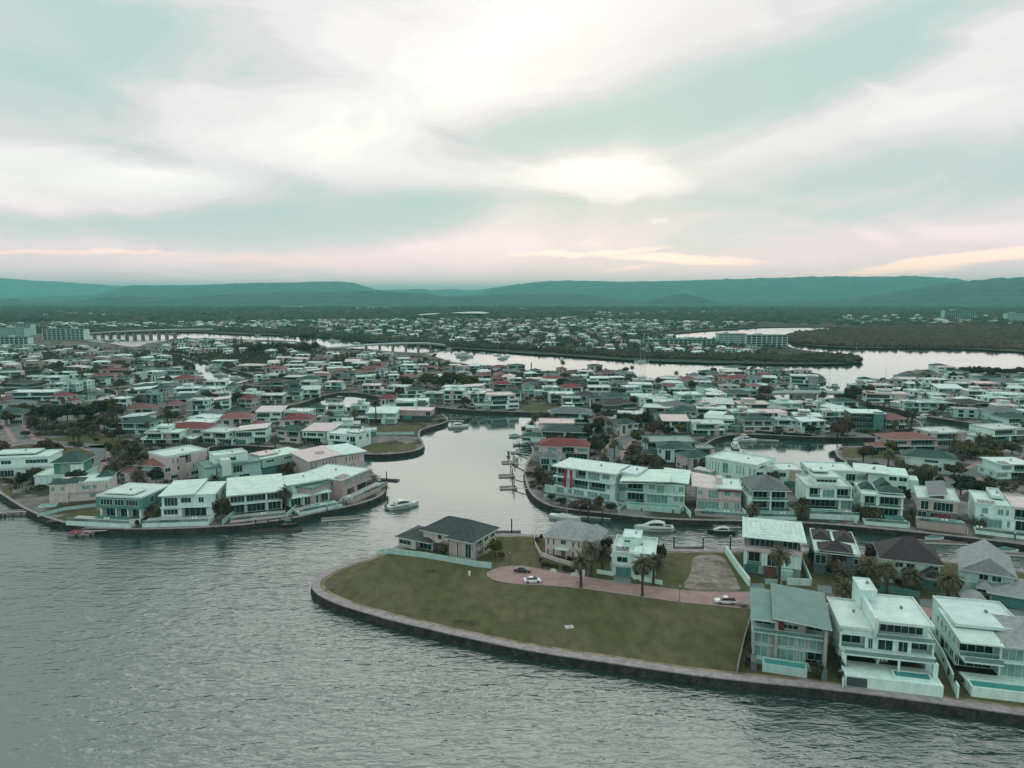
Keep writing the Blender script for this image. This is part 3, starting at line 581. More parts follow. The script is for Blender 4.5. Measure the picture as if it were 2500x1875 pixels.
# ---- houses along the pink road
h = House('waterfront_house', 'brick house with dark hipped roof at the tip of the grassy point', (1066, 1347), (1162, 1367), detail=2, col='beige')
h.storey(0, 3.0, 'o2.5 s.5 g1 s2 n1.2 w1.5', x0=-.05, y0=0, y1=11.5, sides='lw2 rw3', slab=.15, slabcol='cream'); h.storey(3.05, 2.9, 's2.5 w1 s.8 w1 s1.4 n1.2 w1.5', x0=-.35, y0=.1, y1=11.3, sides='lw2 rw3', col='cream')
h.hip(-.35, 1, 0, 11.5, 5.95, 3.6, 'rsteel', .9); h.hip(.40, 1, -2.0, 9.5, 5.7, 2.8, 'rsteel', .7); h.storey(0, 5.7, 's1 n1 s.6 w1.4', x0=.42, y0=-1.9, y1=4, col='beige')
h.storey(0, 2.9, 'w2 s.5 o2', x0=-.95, x1=-.1, y0=-1.5, y1=9, col='cream', sides='lw2'); h.hip(-.95, -.1, -1.5, 9, 2.9, 2.2, 'rsteel', .8); h.solar(.05, 2.2, 5, 1, 7.2, .45); h.solar(.5, 1.0, 3, 2, 6.9, .4)
h = House('waterfront_house', 'cream house with pale grey hipped roof and white door canopy', (1331, 1357), (1420, 1369), detail=2, col='cream')
h.storey(0, 3.1, 'n2 s.6 e1.2 s.6 n2', y0=0, y1=13, sides='rw2'); h.storey(3.1, 3.0, 'n2 s.5 w1.4 s.5 n2', y0=.02, y1=13, sides='rw2 lw2'); h.hip(0, 1, 0, 13, 6.1, 3.4, 'rgrey', .7)
h.block(.32, .68, -1.6, 0, 2.9, 3.2, 'white', 'door_canopy'); h.storey(0, 5.6, 's2 w1', x0=1, x1=1.38, y0=2, y1=12, col='beige'); h.hip(.96, 1.38, 2, 12, 5.6, 2.6, 'rgrey', .6)
h = House('waterfront_house', 'white cube house with roof terraces and mint garage door', (1494, 1404), (1598, 1414), detail=2)
h.storey(0, 3.2, 's.6 d3.2 s.4 g1.2 w2 s.8', y0=0, y1=13, slab=.2); h.storey(3.2, 3.1, 's.7 w2.6 s1 g1.4 s.3 w2 s.4', y0=-.6, y1=13, sides='lw3'); h.flat(0, 1, -.6, 13, 6.3, over=.1, rim=.6, pv=3)
h.block(.50, .68, -1.4, 5, 0, 7.2, 'white', 'portal'); h.win('f', h.X(.53), h.X(.65), 1.2, 5.4, -1.4, 1, 3); h.storey(6.6, 2.2, 'w1 s1', x0=.2, x1=.62, y0=6, y1=12.4); h.flat(.2, .62, 6, 12.4, 8.8, over=.2, rim=.15); h.block(-.08, .28, 3, 12, 0, 4.0, 'white')
h = House('waterfront_house', 'white three-storey house crowned by a square pale canopy roof', (1815, 1405), (1955, 1421), detail=2)
h.storey(0, 3.0, 'd2.2 s.5 e2 s.8 s2.4', y0=2.6, y1=22, col='mint', rec=1); h.storey(3.0, 3.9, 's.4 b2 s.6 g2 s.5 s2.2', y0=1.0, y1=22, sides='ln6 rw3', slab=.2); h.flat(0, 1, .8, 22, 6.9, 'rpink', .1, rim=.5)
h.storey(7.2, 2.8, 'g4 e.8 g2.5', x0=.08, x1=.96, y0=4.2, y1=19, col='dark', rec=1); h.hip(.02, 1.02, 3.2, 20, 10.0, 1.5, 'rwhite', 1.0, ridge='x'); h.block(.62, .86, -.6, 2.6, 0, 2.8, 'mint', 'gatehouse')
h.block(.36, .56, 1.9, 2.58, 0, 3.6, 'rterra', 'door_surround')
h = House('waterfront_house', 'charcoal-walled house with dark hipped roofs behind the road palms', (1985, 1400), (2096, 1413), detail=2, col='slate')
h.storey(0, 3.0, 's1.4 o2 s1 g1', y0=0, y1=19, rec=1.2); h.storey(3, 3.2, 'g1.4 s.5 b1.5 s.6 w.8', y0=-.4, y1=19, sides='lw2 rw3'); h.flat(0, 1, -.4, 19, 6.2, 'rwhite', .1, rim=.5); h.hip(.12, .85, -.8, 7, 6.4, 2.4, 'rdark', .3); h.hip(.0, .45, 10, 18, 6.4, 2.0, 'rdark', .2); h.hip(.55, 1.0, 10, 18, 6.4, 2.0, 'rdark', .2)
h = House('waterfront_house', 'white house under a dark roof with teal solar panels', (2152, 1420), (2296, 1438), detail=2)
h.storey(0, 3.0, 'w1 s1 w1 o2', y0=0, y1=13); h.storey(3, 2.8, 's1 w1 w1 s1 w1', y0=2.0, y1=13, sides='lw2 rw2'); h.hip(0, 1, 2, 14, 5.8, 5.0, 'rdark', .8); h.solar(.30, 3.6, 8, 2, 7.2, .62); h.hip(.35, .62, -1.5, 3, 3.0, 1.8, 'rdark', .3, ridge='y', gable=.8); h.hip(.68, 1.0, -1.5, 4, 3.0, 2.2, 'rdark', .4, ridge='y', gable=.8); h.storey(0, 3, 'd1', x0=.68, x1=1.0, y0=-1.4, y1=2)
h = House('waterfront_house', 'mint house with big pale gable roof and garage wing', (2345, 1448), (2472, 1470), detail=2, col='mint')
h.storey(0, 3.2, 's1 w1 w1 s.6', y0=1, y1=15, slab=.1); h.storey(3.2, 3.0, 's1.2 w1 w1 s.8', y0=1, y1=15, sides='lw2'); h.hip(0, 1, .4, 15.5, 6.2, 4.2, 'rgrey', .6, gable=1, ridge='y'); h.poly = MB().poly([(h.X(0), .98, 6.2), (h.X(1), .98, 6.2), (h.X(.5), .98, 10.1)], [(0, 1, 2)], 'paint').build('gable', h.e, color=h.col)
h.storey(0, 3.0, 'd1', x0=.55, x1=1.9, y0=-4, y1=9, col='mint'); h.hip(.5, 1.95, -4.6, 9, 3.0, 2.0, 'rgrey', .5); h.hip(.30, .60, -2.4, 1.4, 2.9, 1.5, 'rgrey', .3)
# ---- small pavilion behind the right villa
h = House('pavilion', 'small grey hip-roofed pavilion behind the white villa at right', (2358, 1500), (2405, 1505), cat='pavilion', col='mint'); h.storey(0, 3.4, 'w1 s.5', y0=0, y1=5); h.hip(0, 1, 0, 5, 3.4, 1.8, 'rgrey', .6)
# ---- row on the far side of the narrow canal
G2 = 'houses facing the narrow canal'
h = House('waterfront_house', 'long curved white apartment house with two red banners', (1352, 1205), (1500, 1228), group=G2)
for k, z in enumerate((0, 3.1, 6.2)):
    h.storey(z, 3.1, ['g2 s.4 w1 g2 s.4 g2 g2 s.6', 'b2 s1 s.4 b3 s.2 b3 w1 s.8', 'b2 s1 s.4 b1.6 s.3 g2 s.2 w1.4 s.8'][k], y0=.5 * k, y1=15, sides='rw2', slab=[0, 1.4, .4][k], rec=1.6)
    h.storey(z, 3.1, ['s1', 'g2', 'g2'][k], x0=1, x1=1.28, y0=4, y1=15, sides='rw2')
h.flat(0, 1, .2, 15, 9.3, 'rwhite', .8, rim=.1); h.flat(1, 1.28, 4, 15, 9.3, 'rwhite', .3, rim=.1); h.terrace(-.06, 1.2, -3.2, 0, 0, .8, 'mint'); h.block(-.10, .10, -2.8, -2.4, .8, 3.4, 'mint', 'glass_screen')
for x in (.20, .30): MB().box(h.X(x), h.X(x) + 1.0, -1.62, -1.52, 3.2, 9.2, 'paint').build('banner', h.e, color=(.27, .01, .05))
h = House('waterfront_house', 'mint house with winged butterfly roofs next to the apartment house', (1526, 1235), (1670, 1247), group=G2, col='mint')
h.pool(.05, .95, -4, -1, 0, 1.8, 'mint'); h.terrace(0, 1, -1, 1, 0, 1.4, 'mint')
h.storey(1.4, 3.2, 'o2.6 s.3 g3 s.6 w.8 w.8', y0=1, y1=15, rec=2, slab=.9); h.storey(4.7, 3.2, 'b2 s.5 w1 G1 s.6 n.8 w.8', y0=1, y1=15, sides='rw2'); h.shed(-.05, .72, -1, 15, (8.2, 9.0, 9.2, 8.4), 'rwhite', .8); h.shed(.62, 1.04, 1.5, 16, (8.6, 8.2, 9.2, 9.6), 'rwhite', .5); h.shed(-.08, .5, -.6, 4, (7.3, 8.0, 8.4, 7.6), 'rwhite', .4)
h = House('waterfront_house', 'pinkish cream house with dark fascia and white-framed windows', (1700, 1246), (1808, 1253), group=G2, col='cream')
h.terrace(-.04, 1.08, -4, -.5, 0, .7, 'beige'); h.pool(.2, .85, -2.8, -.6, .7, 1.2, 'mint'); h.storey(.3, 3.4, 'g3.4 s.4 g1 s.4 w1.2', y0=0, y1=15, slab=.3, slabcol='beige'); h.storey(3.8, 3.2, 'w.8 s.4 g1.4 s.4 w1 s.2 w.8', y0=1.2, y1=15, sides='lw2'); h.flat(.45, 1, .6, 15, 7.0, 'rwhite', .3, rim=.2); h.shed(-.08, .42, 2, 16, (7.2, 6.6, 7.4, 8.4), 'rpink', .6); h.block(.46, .6, 6, 10, 7.0, 9.4, 'cream', 'stair_tower'); h.block(.48, 1.03, .28, .32, 6.5, 7.1, 'wine', 'fascia')
h = House('waterfront_house', 'white two-storey house with grey hipped roof and four wide balconies', (1838, 1253), (1922, 1255), group=G2)
h.terrace(-.12, 1.1, -4.5, -.2, 0, .9); h.pool(.0, 1.0, -4, -1.4, .9, 1.3, 'mint'); h.storey(.9, 3.2, 'b3 s.3 b3', y0=0, y1=15, rec=2, slab=.3); h.storey(4.1, 3.0, 'b3 s.3 b3', y0=0, y1=15, rec=2, sides='lw3'); h.hip(-.04, 1.04, 0, 15, 7.1, 3.4, 'rslate', .7); h.block(-.16, -.01, .5, 14, 0, 5, 'white')
h = House('waterfront_house', 'bright white flat-roofed house with raised centre over a long pool wall', (1966, 1252), (2078, 1257), group=G2)
h.terrace(-.02, 1.04, -4.5, 0, 0, 1.6); h.pool(.0, .62, -4.2, -1.2, 1.6, 1.9, 'white'); h.storey(1.6, 3.2, 'o5 s.2 G1.8', y0=0, y1=16, rec=2.5, slab=1.2); h.storey(4.8, 3.2, 's.5 b1.6 s.2 G2 s.2 b2 s.2', y0=.5, y1=16, rec=1.5, sides='rw3'); h.flat(0, 1, .3, 16, 8.0, over=.2, rim=.5); h.storey(8.3, 2.4, 'h1', x0=.24, x1=.72, y0=3, y1=12); h.flat(.2, .76, 2.2, 12.4, 10.7, over=.2, rim=.2); h.flat(.24, .6, 7, 13, 11.6, over=.1, rim=.1)
h = House('waterfront_house', 'white framed house with teal gables and dark balcony bands', (2102, 1267), (2203, 1275), group=G2)
h.terrace(0, 1.04, -4, 0, 0, 1.0); h.pool(.52, .98, -3.6, -.8, 1.0, 2.0, 'teal'); h.storey(1.0, 3.0, 's.3 w1.6 s.4 o2.8 s.3', y0=.4, y1=16, rec=1.4, slab=.3); h.storey(4.0, 3.4, 's.3 b1.6 s.4 b2.8 s.3', y0=.4, y1=16, rec=1.4, sides='lw2 rw2'); h.flat(.40, 1.02, -.4, 9, 7.4, over=.1, rim=.2); h.flat(0, .4, .2, 16, 7.2, over=.1, rim=.3); h.hip(.42, 1.0, 1, 8, 8.2, 1.6, 'rgreen', .2); h.hip(.05, .4, 6, 12, 7.6, 2.0, 'rgreen', .2); h.hip(.5, .9, 10, 16, 7.6, 2.4, 'rgreen', .3, gable=.8, ridge='y')
h = House('waterfront_house', 'dark stone modern house with slate canopy roof and long grey pool wall', (2236, 1276), (2335, 1288), group=G2, col='grey')
h.terrace(-.02, 1.16, -4, -.6, 0, 2.2, 'beige'); h.pool(.36, 1.1, -3.7, -1, 2.2, 2.5, 'mint'); h.storey(1.2, 3.0, 'g1.4 s.2 g3 s.6', y0=0, y1=16, col='slate', slab=.4, slabcol='beige'); h.storey(4.2, 3.2, 's.3 g1.2 s.3 g2.6 s.4', y0=0, y1=16, sides='lw2', col='beige'); h.flat(0, 1, 0, 16, 7.4, 'rwhite', .3, rim=.3); h.shed(.28, .7, -1, 14, (8.6, 9.4, 10.4, 9.6), 'rslate', .3); h.block(.3, .66, 1, 12, 7.6, 8.6, 'slate', 'clerestory'); h.block(.42, .86, -.3, -.05, 1.9, 3.4, 'wine', 'panel')
h = House('waterfront_house', 'broad white flat-roofed house with skylights at the right end of the canal row', (2378, 1290), (2560, 1312), group=G2)
h.terrace(-.02, 1.0, -3.6, 0, 0, .9); h.storey(.4, 3.4, 's.5 g3 s.3 w.6 s.5 o4', y0=0, y1=17, rec=2, slab=.2); h.storey(3.8, 3.2, 's.6 w1 s.8 w1 w.6 s.5 b4', y0=0, y1=17, rec=2, sides='ln4'); h.flat(0, .5, 0, 17, 7.0, 'rwhite', .2, rim=.4, pv=4); h.flat(.5, 1, 0, 17, 7.0, 'rpink', .2, rim=.4); h.flat(.26, .44, 8, 20, 7.7, 'rwhite', 0, rim=.5)
# ---- second row behind them
G3 = 'houses behind the canal row'
h = House('town_house', 'large white cube house with slot windows and glazed stair', (1722, 1166), (1845, 1190), group=G3)
h.storey(0, 3.2, 's3 g1 s1.4 d2', y0=0, y1=17); h.storey(3.2, 4.4, 'n2.2 s.3 g1 s1 n1.4 s.4 n1.2', y0=0, y1=17, sides='rw3 lw2'); h.flat(0, 1, 0, 17, 7.6, 'rwhite', .2, rim=.5); h.shed(-.14, .2, -4, 0, (3.4, 3.4, 3.6, 3.6), 'rpink', .3); h.storey(0, 3.2, 's1', x0=-.12, x1=.16, y0=-3, y1=0)
h = House('town_house', 'white and beige cube house with solar panels on its flat roof', (1842, 1190), (1958, 1192), group=G3)
h.storey(0, 3.2, 'g1 w1 s1 d2', y0=0, y1=13, col='white'); h.storey(3.2, 3.2, 'w1 s.2 g1 s.4 w1 s.8 n.6 s.4', y0=-.3, y1=13); h.flat(0, .5, -.3, 13, 6.4, 'rwhite', .1, pv=6); h.flat(.5, 1, -.2, 12, 6.2, 'rwhite', .1); h.block(.72, .96, -.5, 2, 2.6, 6.6, 'beige', 'panel')
h = House('town_house', 'white boxy house with dark double-height entrance glazing', (1974, 1192), (2088, 1196), group=G3)
h.storey(0, 3.2, 's1 w1 s1.4 e.8 g1.4', y0=0, y1=14); h.storey(3.2, 3.2, 's.6 n.8 s1 w1 s1 g1.6', y0=-.3, y1=14, sides='lw2'); h.flat(0, 1, -.3, 14, 6.4, 'rwhite', .1, rim=.4); h.block(.72, .78, -.6, 1, 0, 6.6, 'white', 'pillar'); h.block(.17, .2, -.45, -.3, 3.4, 6, 'rdark', 'panel')
h = House('town_house', 'sweeping curved-roof white house behind the dark gabled row', (2085, 1192), (2215, 1205), group=G3)
h.storey(0, 3.2, 's2 w1 s1 w1', y0=0, y1=14); h.storey(3.2, 3.0, 's2 w1 w1', x0=.25, y0=0, y1=14, sides='rw2'); h.flat(0, .6, -.4, 14, 6.2, 'rwhite', .6, rim=.1); h.flat(.55, 1, 1, 12, 5.4, 'rpink', .3, rim=.1); h.storey(0, 4.6, 's1', x0=.9, x1=1.2, y0=2, y1=10)
h = House('town_house', 'long white house with low green gable roof by the lagoon road', (2215, 1150), (2330, 1160), group=G3)
h.storey(0, 3.2, 'w1 s1 w1 s1', y0=0, y1=13); h.storey(3.2, 2.6, 's1 w1 s1', y0=0, y1=13); h.hip(-.1, 1.05, 0, 13, 5.8, 2.4, 'rgreen', .6)
# ---- left peninsula
G4 = 'houses on the left peninsula'
h = House('waterfront_house', 'teal-framed white box house beside the small left lawn', (246, 1270), (346, 1275), group=G4)
h.terrace(-.5, 1.02, -4.2, -.6, 0, 1.3); h.pool(0, .8, -2.6, -.7, 1.3, 1.6, 'teal'); h.storey(1.0, 3.1, 's.3 o2 s.2 o1.6 s.2 o1.6 s.3', y0=0, y1=15, rec=1.6, sides='rw2'); h.storey(4.1, 3.4, 's.5 w2 w1.6 w2 s.3', x0=-.04, x1=1.06, y0=-.8, y1=10, col='teal', sides='rw1'); h.storey(4.1, 3.2, 's1', x0=.1, y0=10, y1=16, sides='rw2'); h.flat(-.04, 1.06, -.8, 16, 7.4, 'rwhite', .1, rim=.2); h.flat(.05, .8, 1, 8, 8.0, 'rwhite', 0, rim=.1)
h = House('waterfront_house', 'white flat-roofed house with long glazed storeys, second on the left quay', (395, 1272), (522, 1268), group=G4)
h.terrace(-.22, 1.02, -4.4, -.4, 0, 1.2); h.storey(.9, 3.2, 's.2 w2.4 s.4 o3.6 s1', y0=0, y1=15, rec=1.2, slab=.6); h.storey(4.2, 3.2, 's.3 g2.4 s.2 w2 s.8 w1.2 s1.4', y0=.8, y1=15, sides='rw2'); h.shed(-.02, .62, .2, 15, (7.4, 7.8, 9.0, 8.6), 'rwhite', .4); h.shed(.55, 1.02, 1, 14, (7.4, 7.4, 8.2, 8.2), 'rwhite', .3); h.solar(.02, 3, 2, 3, 7.8, .08)
h = House('waterfront_house', 'low wide white house with continuous glass front, third on the left quay', (562, 1262), (690, 1249), group=G4)
h.terrace(0, 1.05, -4.6, -.3, 0, .6, 'cream'); h.storey(.6, 3.2, 'o3 s.15 o4 s.15 o3', y0=0, y1=16, rec=1.4, slab=.9); h.storey(3.9, 2.6, 'g3 g4 g3', y0=1, y1=16); h.shed(-.02, 1.02, 0, 16, (6.5, 6.5, 8.4, 8.4), 'rwhite', .6)
h = House('waterfront_house', 'white stepped house with raised clerestory block and pool, fourth on the left quay', (712, 1247), (808, 1228), group=G4)
h.terrace(0, 1.08, -4.4, -.3, 0, .8); h.pool(.42, 1.0, -3.8, -1.4, .8, 1.2, 'white'); h.storey(.8, 3.2, 'o3 g4 o3', y0=0, y1=18, rec=1.4, slab=.8); h.storey(4.0, 3.0, 's1 h1 g5', x0=.1, x1=.98, y0=5, y1=18, sides='rw2'); h.flat(.05, 1.0, 4.4, 18, 7.0, 'rwhite', .5, rim=.1); h.storey(4.0, 2.4, 's1', x0=-.5, x1=.1, y0=4, y1=14); h.flat(-.5, .1, 4, 14, 6.4, 'rwhite', .3, rim=.1)
h = House('waterfront_house', 'beige brick house with curved terraces at the tip of the left peninsula', (838, 1222), (905, 1192), group=G4, col='beige')
h.terrace(-.1, 1.2, -3.4, -.2, 0, 1.4, 'beige'); h.storey(0, 3.4, 's.6 o1 s.4 o2', y0=0, y1=20, rec=2, slab=.3, slabcol='beige'); h.storey(3.4, 3.2, 'n2 s.4 n2.4 s.3', y0=.6, y1=20, col='beige', sides='lw2'); h.flat(0, 1, .4, 20, 6.6, 'rwhite', .4, rim=.2, pv=5); h.block(-.62, 0, 5, 18, 0, 6.0, 'beige'); h.flat(-.62, 0, 5, 18, 6.0, 'rteal', .4, rim=.1)
h = House('town_house', 'cream cube house with green hip roofs and pool by the left shore', (125, 1228), (268, 1218), group=G4, col='cream')
h.storey(0, 2.9, 's.6 w1 s2 w1 s1.4', x0=.1, y0=0, y1=12); h.storey(2.9, 3.0, 'w.6 s.3 w.6 s1.4 w1 w.6 s.6 n.4', y0=-.6, y1=12, sides='lw1'); h.hip(-.02, .28, -.6, 6, 5.9, 1.5, 'rgreen', .2); h.hip(.2, .56, -.6, 7, 5.9, 1.6, 'rgreen', .2); h.flat(.5, 1, -.6, 12, 5.9, 'rwhite', .1); h.pool(-.12, .16, -6, -3, 0, .5, 'mint'); h.hip(.72, 1, 6, 12, 6.2, 2, 'rgreen', .3); h.block(-.02, .3, -.4, 1.6, 0, 2.9, 'cream', 'porch')
h = House('town_house', 'long low white house with terraced roofs at the left edge', (-40, 1168), (138, 1160), group=G4)
h.storey(0, 3.2, 's1 g2 s1 g2 s1', y0=0, y1=18); h.flat(0, 1, 0, 18, 3.2, 'rwhite', .3, rim=.3); h.storey(3.2, 3.0, 's1 w1 s1 w2', x0=0, x1=.85, y0=4, y1=18); h.flat(0, .86, 4, 18, 6.2, 'rwhite', .3, rim=.3); h.flat(0, .6, 9, 18, 7.0, 'rwhite', .1, rim=.2)
h = House('town_house', 'white house with tall dark green pyramid roof near the curved street', (85, 1186), (205, 1182), group=G4)
h.storey(0, 3.2, 's1 w1 s1', y0=0, y1=13); h.flat(0, 1, 0, 13, 3.2, 'rwhite', .2); h.storey(3.2, 4.4, 's1 w1 w1 s1.4', x0=.36, x1=.92, y0=2, y1=12, col='teal'); h.hip(.36, .92, 2, 12, 7.6, 3.2, 'rgreen', 1.0); h.block(.72, .95, 1.2, 3, 3.2, 7.0, 'white', 'fin_wall')
h = House('town_house', 'cream four-level cube house with grey stair panel, behind the quay', (402, 1180), (508, 1158), group=G4, col='cream')
h.storey(0, 3.0, 's.6 w1 s.6 n.6 w1 s1', y0=0, y1=14); h.storey(3, 3.0, 'w.6 s.4 w.8 s.4 n.5 s1', y0=-.2, y1=14, sides='rw2'); h.storey(6, 3.0, 's.6 n1 b1.4 s2', x0=.05, y0=0, y1=14, sides='rw2'); h.flat(.05, 1, 0, 14, 9.0, 'rwhite', .1, rim=.5); h.block(.33, .48, -.5, .5, 0, 8.2, 'beige', 'stair_panel')
h = House('town_house', 'pink house with red tiled roofs and small dormers by the curved street', (305, 1175), (398, 1180), group=G4, col='pink')
h.storey(0, 3.0, 's1 w1 s1 w1', y0=0, y1=14, col='cream'); h.storey(3, 2.8, 's1 w1 s1', x0=.3, y0=1, y1=14, col='pink'); h.hip(.25, 1.02, 1, 14, 5.8, 2.6, 'rterra', .5); h.hip(-.05, .35, 0, 12, 3.0, 2.0, 'rterra', .4); h.hip(.5, .9, -.5, 5, 4.6, 1.6, 'rteal', .3)
h = House('town_house', 'mint boxy house with roof marquee in the middle of the peninsula', (505, 1188), (640, 1168), group=G4, col='mint')
h.storey(0, 3.2, 's1 d1 s.6 g1 s1', y0=0, y1=14); h.storey(3.2, 3.2, 's.6 n.4 s1 g.8 s1.4', y0=1, y1=14); h.flat(0, 1, .5, 14, 6.4, 'rteal', .4, rim=.1); h.storey(6.4, 2.8, 's1 w1 s1', x0=.2, x1=.8, y0=4, y1=13, col='white'); h.flat(.2, .8, 4, 13, 9.2, 'rwhite', .1, rim=.5); h.block(.28, .44, -.5, 4, 3, 8.8, 'white', 'fin_wall')
h = House('town_house', 'pale mint long house with strip windows behind the fourth quay house', (640, 1162), (742, 1140), group=G4, col='mint')
h.storey(0, 3.0, 'd1 s1 d1', y0=0, y1=12, col='dark'); h.storey(3, 3.2, 's.4 h1 s1 h1 s.4 h1', y0=-.3, y1=12); h.flat(0, 1, -.3, 12, 6.2, 'rwhite', .3, rim=.1); h.flat(.05, .5, 3, 11, 6.8, 'rpink', 0, rim=.1)
h = House('town_house', 'large white house with angular pinkish roof and solar panels near the tip', (758, 1168), (890, 1142), group=G4, col='cream')
h.storey(0, 3.2, 's1 w1 s1 n2 s1', y0=0, y1=15); h.storey(3.2, 3.0, 'n1 s.5 n2 s1 n2 s.6', y0=.2, y1=15, sides='rw2'); h.shed(-.02, .55, -.3, 15, (6.3, 6.9, 8.2, 7.6), 'rpink', .5); h.shed(.5, 1.03, 0, 15, (6.6, 6.3, 7.4, 7.9), 'rwhite', .5); h.solar(.25, 5, 5, 2, 7.4, .09)
# ---- point with the vacant lawn in the middle
G5 = 'houses on the middle point'
h = House('waterfront_house', 'white house with dark picture windows under a pink skillion roof on the middle point', (742, 1082), (796, 1084), group=G5)
h.storey(0, 3.2, 'o3 s1', y0=0, y1=14, rec=2, slab=1); h.storey(3.2, 3.2, 's.2 w1 w3 w2 s.2', x0=-.02, y0=-1, y1=14); h.shed(.0, 1.25, -1, 14, (6.6, 7.0, 8.4, 8.0), 'rpink', .6); h.storey(0, 6.2, 's1', x0=1.0, x1=1.2, y0=2, y1=14)
h = House('waterfront_house', 'white cube house with tall paired windows next to the vacant lawn', (800, 1090), (873, 1096), group=G5)
h.terrace(-.05, 1.03, -4, -.2, 0, .8); h.storey(0, 3.3, 's.8 o2 s.4 w.6 g.6 s.2', y0=0, y1=13, rec=1.5, slab=.2); h.storey(3.3, 3.4, 's.4 w1 w1 s1 w.6 g1 s.2', y0=-.5, y1=13, sides='rw2'); h.flat(0, 1, -.5, 13, 6.7, 'rwhite', .1, rim=.3); h.flat(.5, .95, 3, 11, 7.4, 'rwhite', 0, rim=.2)
h = House('waterfront_house', 'long beige rendered house with dark green hedge fence behind the vacant lawn', (938, 1024), (1052, 1026), group=G5, col='beige')
h.storey(0, 2.6, 's2 d1 s2', y0=-.5, y1=10, col='dark'); h.storey(2.6, 3.2, 's3 n.5 s1 g.6', y0=0, y1=12, col='beige', slab=0); h.flat(0, 1, 0, 12, 5.8, 'rpink', .4, rim=.1)

# ---- the town: one entry for each house the photograph shows, left-right extent, front ground line and kind
TOWN = """
0-28@893g 62-96@900t 100-137@894p 145-177@890g 185-214@886g 214-248@887t 250-308@891t 330-368@891m 370-402@893w
160-200@909p 200-222@911w 242-280@906r 240-300@917p 330-366@913g 372-410@914g 410-440@912w
0-48@924w 50-96@936w 98-146@937w 170-214@931w 220-258@941g 282-316@939g 320-346@927w 368-398@931h 400-438@932g
10-72@956k 112-150@957m 152-188@957m 186-216@949w 320-374@966g 376-408@969g
16-130@979m 120-166@989r 272-312@996w 332-386@986m 0-14@1002t
515-570@894m 576-640@906p 642-690@911r 692-742@906w 745-790@899m 700-735@893g 760-800@886r
402-446@921m 446-474@922g 426-476@943r 620-640@932w 642-682@933m 692-758@936w 762-800@931t 500-550@951w
402-438@961h 440-478@962m 640-690@951k 426-486@969w 488-540@970w 578-630@983w 634-690@987w 692-736@977g 736-780@972s 556-576@962g
402-440@1013p 456-510@1013W 512-560@1001s 582-616@996p 296-370@1023t 290-366@1061g
490-540@1036h 546-596@1036g 626-688@1031s 692-756@1031m 758-792@1021g
404-508@1076R 488-568@1086w 576-650@1081s 672-738@1081g 345-438@1087w
802-870@913w 806-832@926t 836-868@926g 812-860@939g 880-916@921p 885-912@896r 914-946@899r 884-940@911r 942-970@912g 976-1016@912W 1024-1062@909r 1072-1100@912t 1112-1140@908w 1142-1172@907m 1176-1200@910g
950-976@931w 978-1020@936t 1028-1074@926t
884-936@961w 938-992@964w 994-1034@973g 1036-1080@982w 1082-1138@986W 1140-1190@994W 1192-1270@999W
800-846@1013w 856-906@1012w 926-964@996r 966-1048@1004w
1200-1238@909r 1242-1284@906g 1296-1322@919g 1326-1364@926g 1366-1386@914p 1412-1456@921w 1466-1504@926p 1506-1550@927h
1202-1230@939p 1236-1276@943m 1282-1324@941w 1326-1384@939p 1386-1428@941k 1432-1488@939w 1490-1526@937m
1160-1200@931p 1160-1196@947m 1204-1250@958r 1278-1306@962h 1322-1364@966m 1372-1424@966q 1430-1488@966w 1490-1530@956h 1534-1594@959w
1434-1470@994g 1476-1538@991g 1542-1592@989w
1602-1658@941w 1662-1704@946p 1706-1742@936w 1762-1822@922w 1772-1850@942r 1824-1872@943h 1876-1928@926g 1932-1994@946W
1602-1644@989w 1652-1718@986w 1722-1778@986w 1782-1852@976c
1622-1698@1016h 1702-1770@1023w 1792-1880@1011w 1892-1956@1009w 1960-2000@1011w
1606-1688@1046g 1692-1770@1063w 1816-1888@1054g 1892-1944@1053w 1954-2032@1056w
2198-2254@936g 2258-2328@946w 2292-2338@911w 2102-2130@941g 2322-2372@956w 2376-2438@956w 2442-2496@951h
2292-2350@969s 2362-2418@976w 2424-2496@986w 2130-2182@961w 2118-2214@984w
2214-2268@1006w 2272-2330@1007w 2336-2418@1009k 2036-2094@1004g 2000-2034@1009w 2078-2158@1049K 2162-2214@1049P
2424-2496@1031h 2454-2520@1047g 2274-2378@1087w 2412-2520@1077w 2174-2290@1104t
1316-1400@1062w 1320-1440@1084g 1314-1436@1122r 1318-1362@1152h 1342-1440@1034h 1580-1700@1112m 1606-1690@1128g 1672-1742@1150g 1470-1560@1010k 1560-1640@1020w 1640-1700@1030g 1790-1850@1033w
1450-1500@1056t 1505-1560@1062g 1400-1440@1180g 1700-1760@1018w 2430-2520@1170w
"""
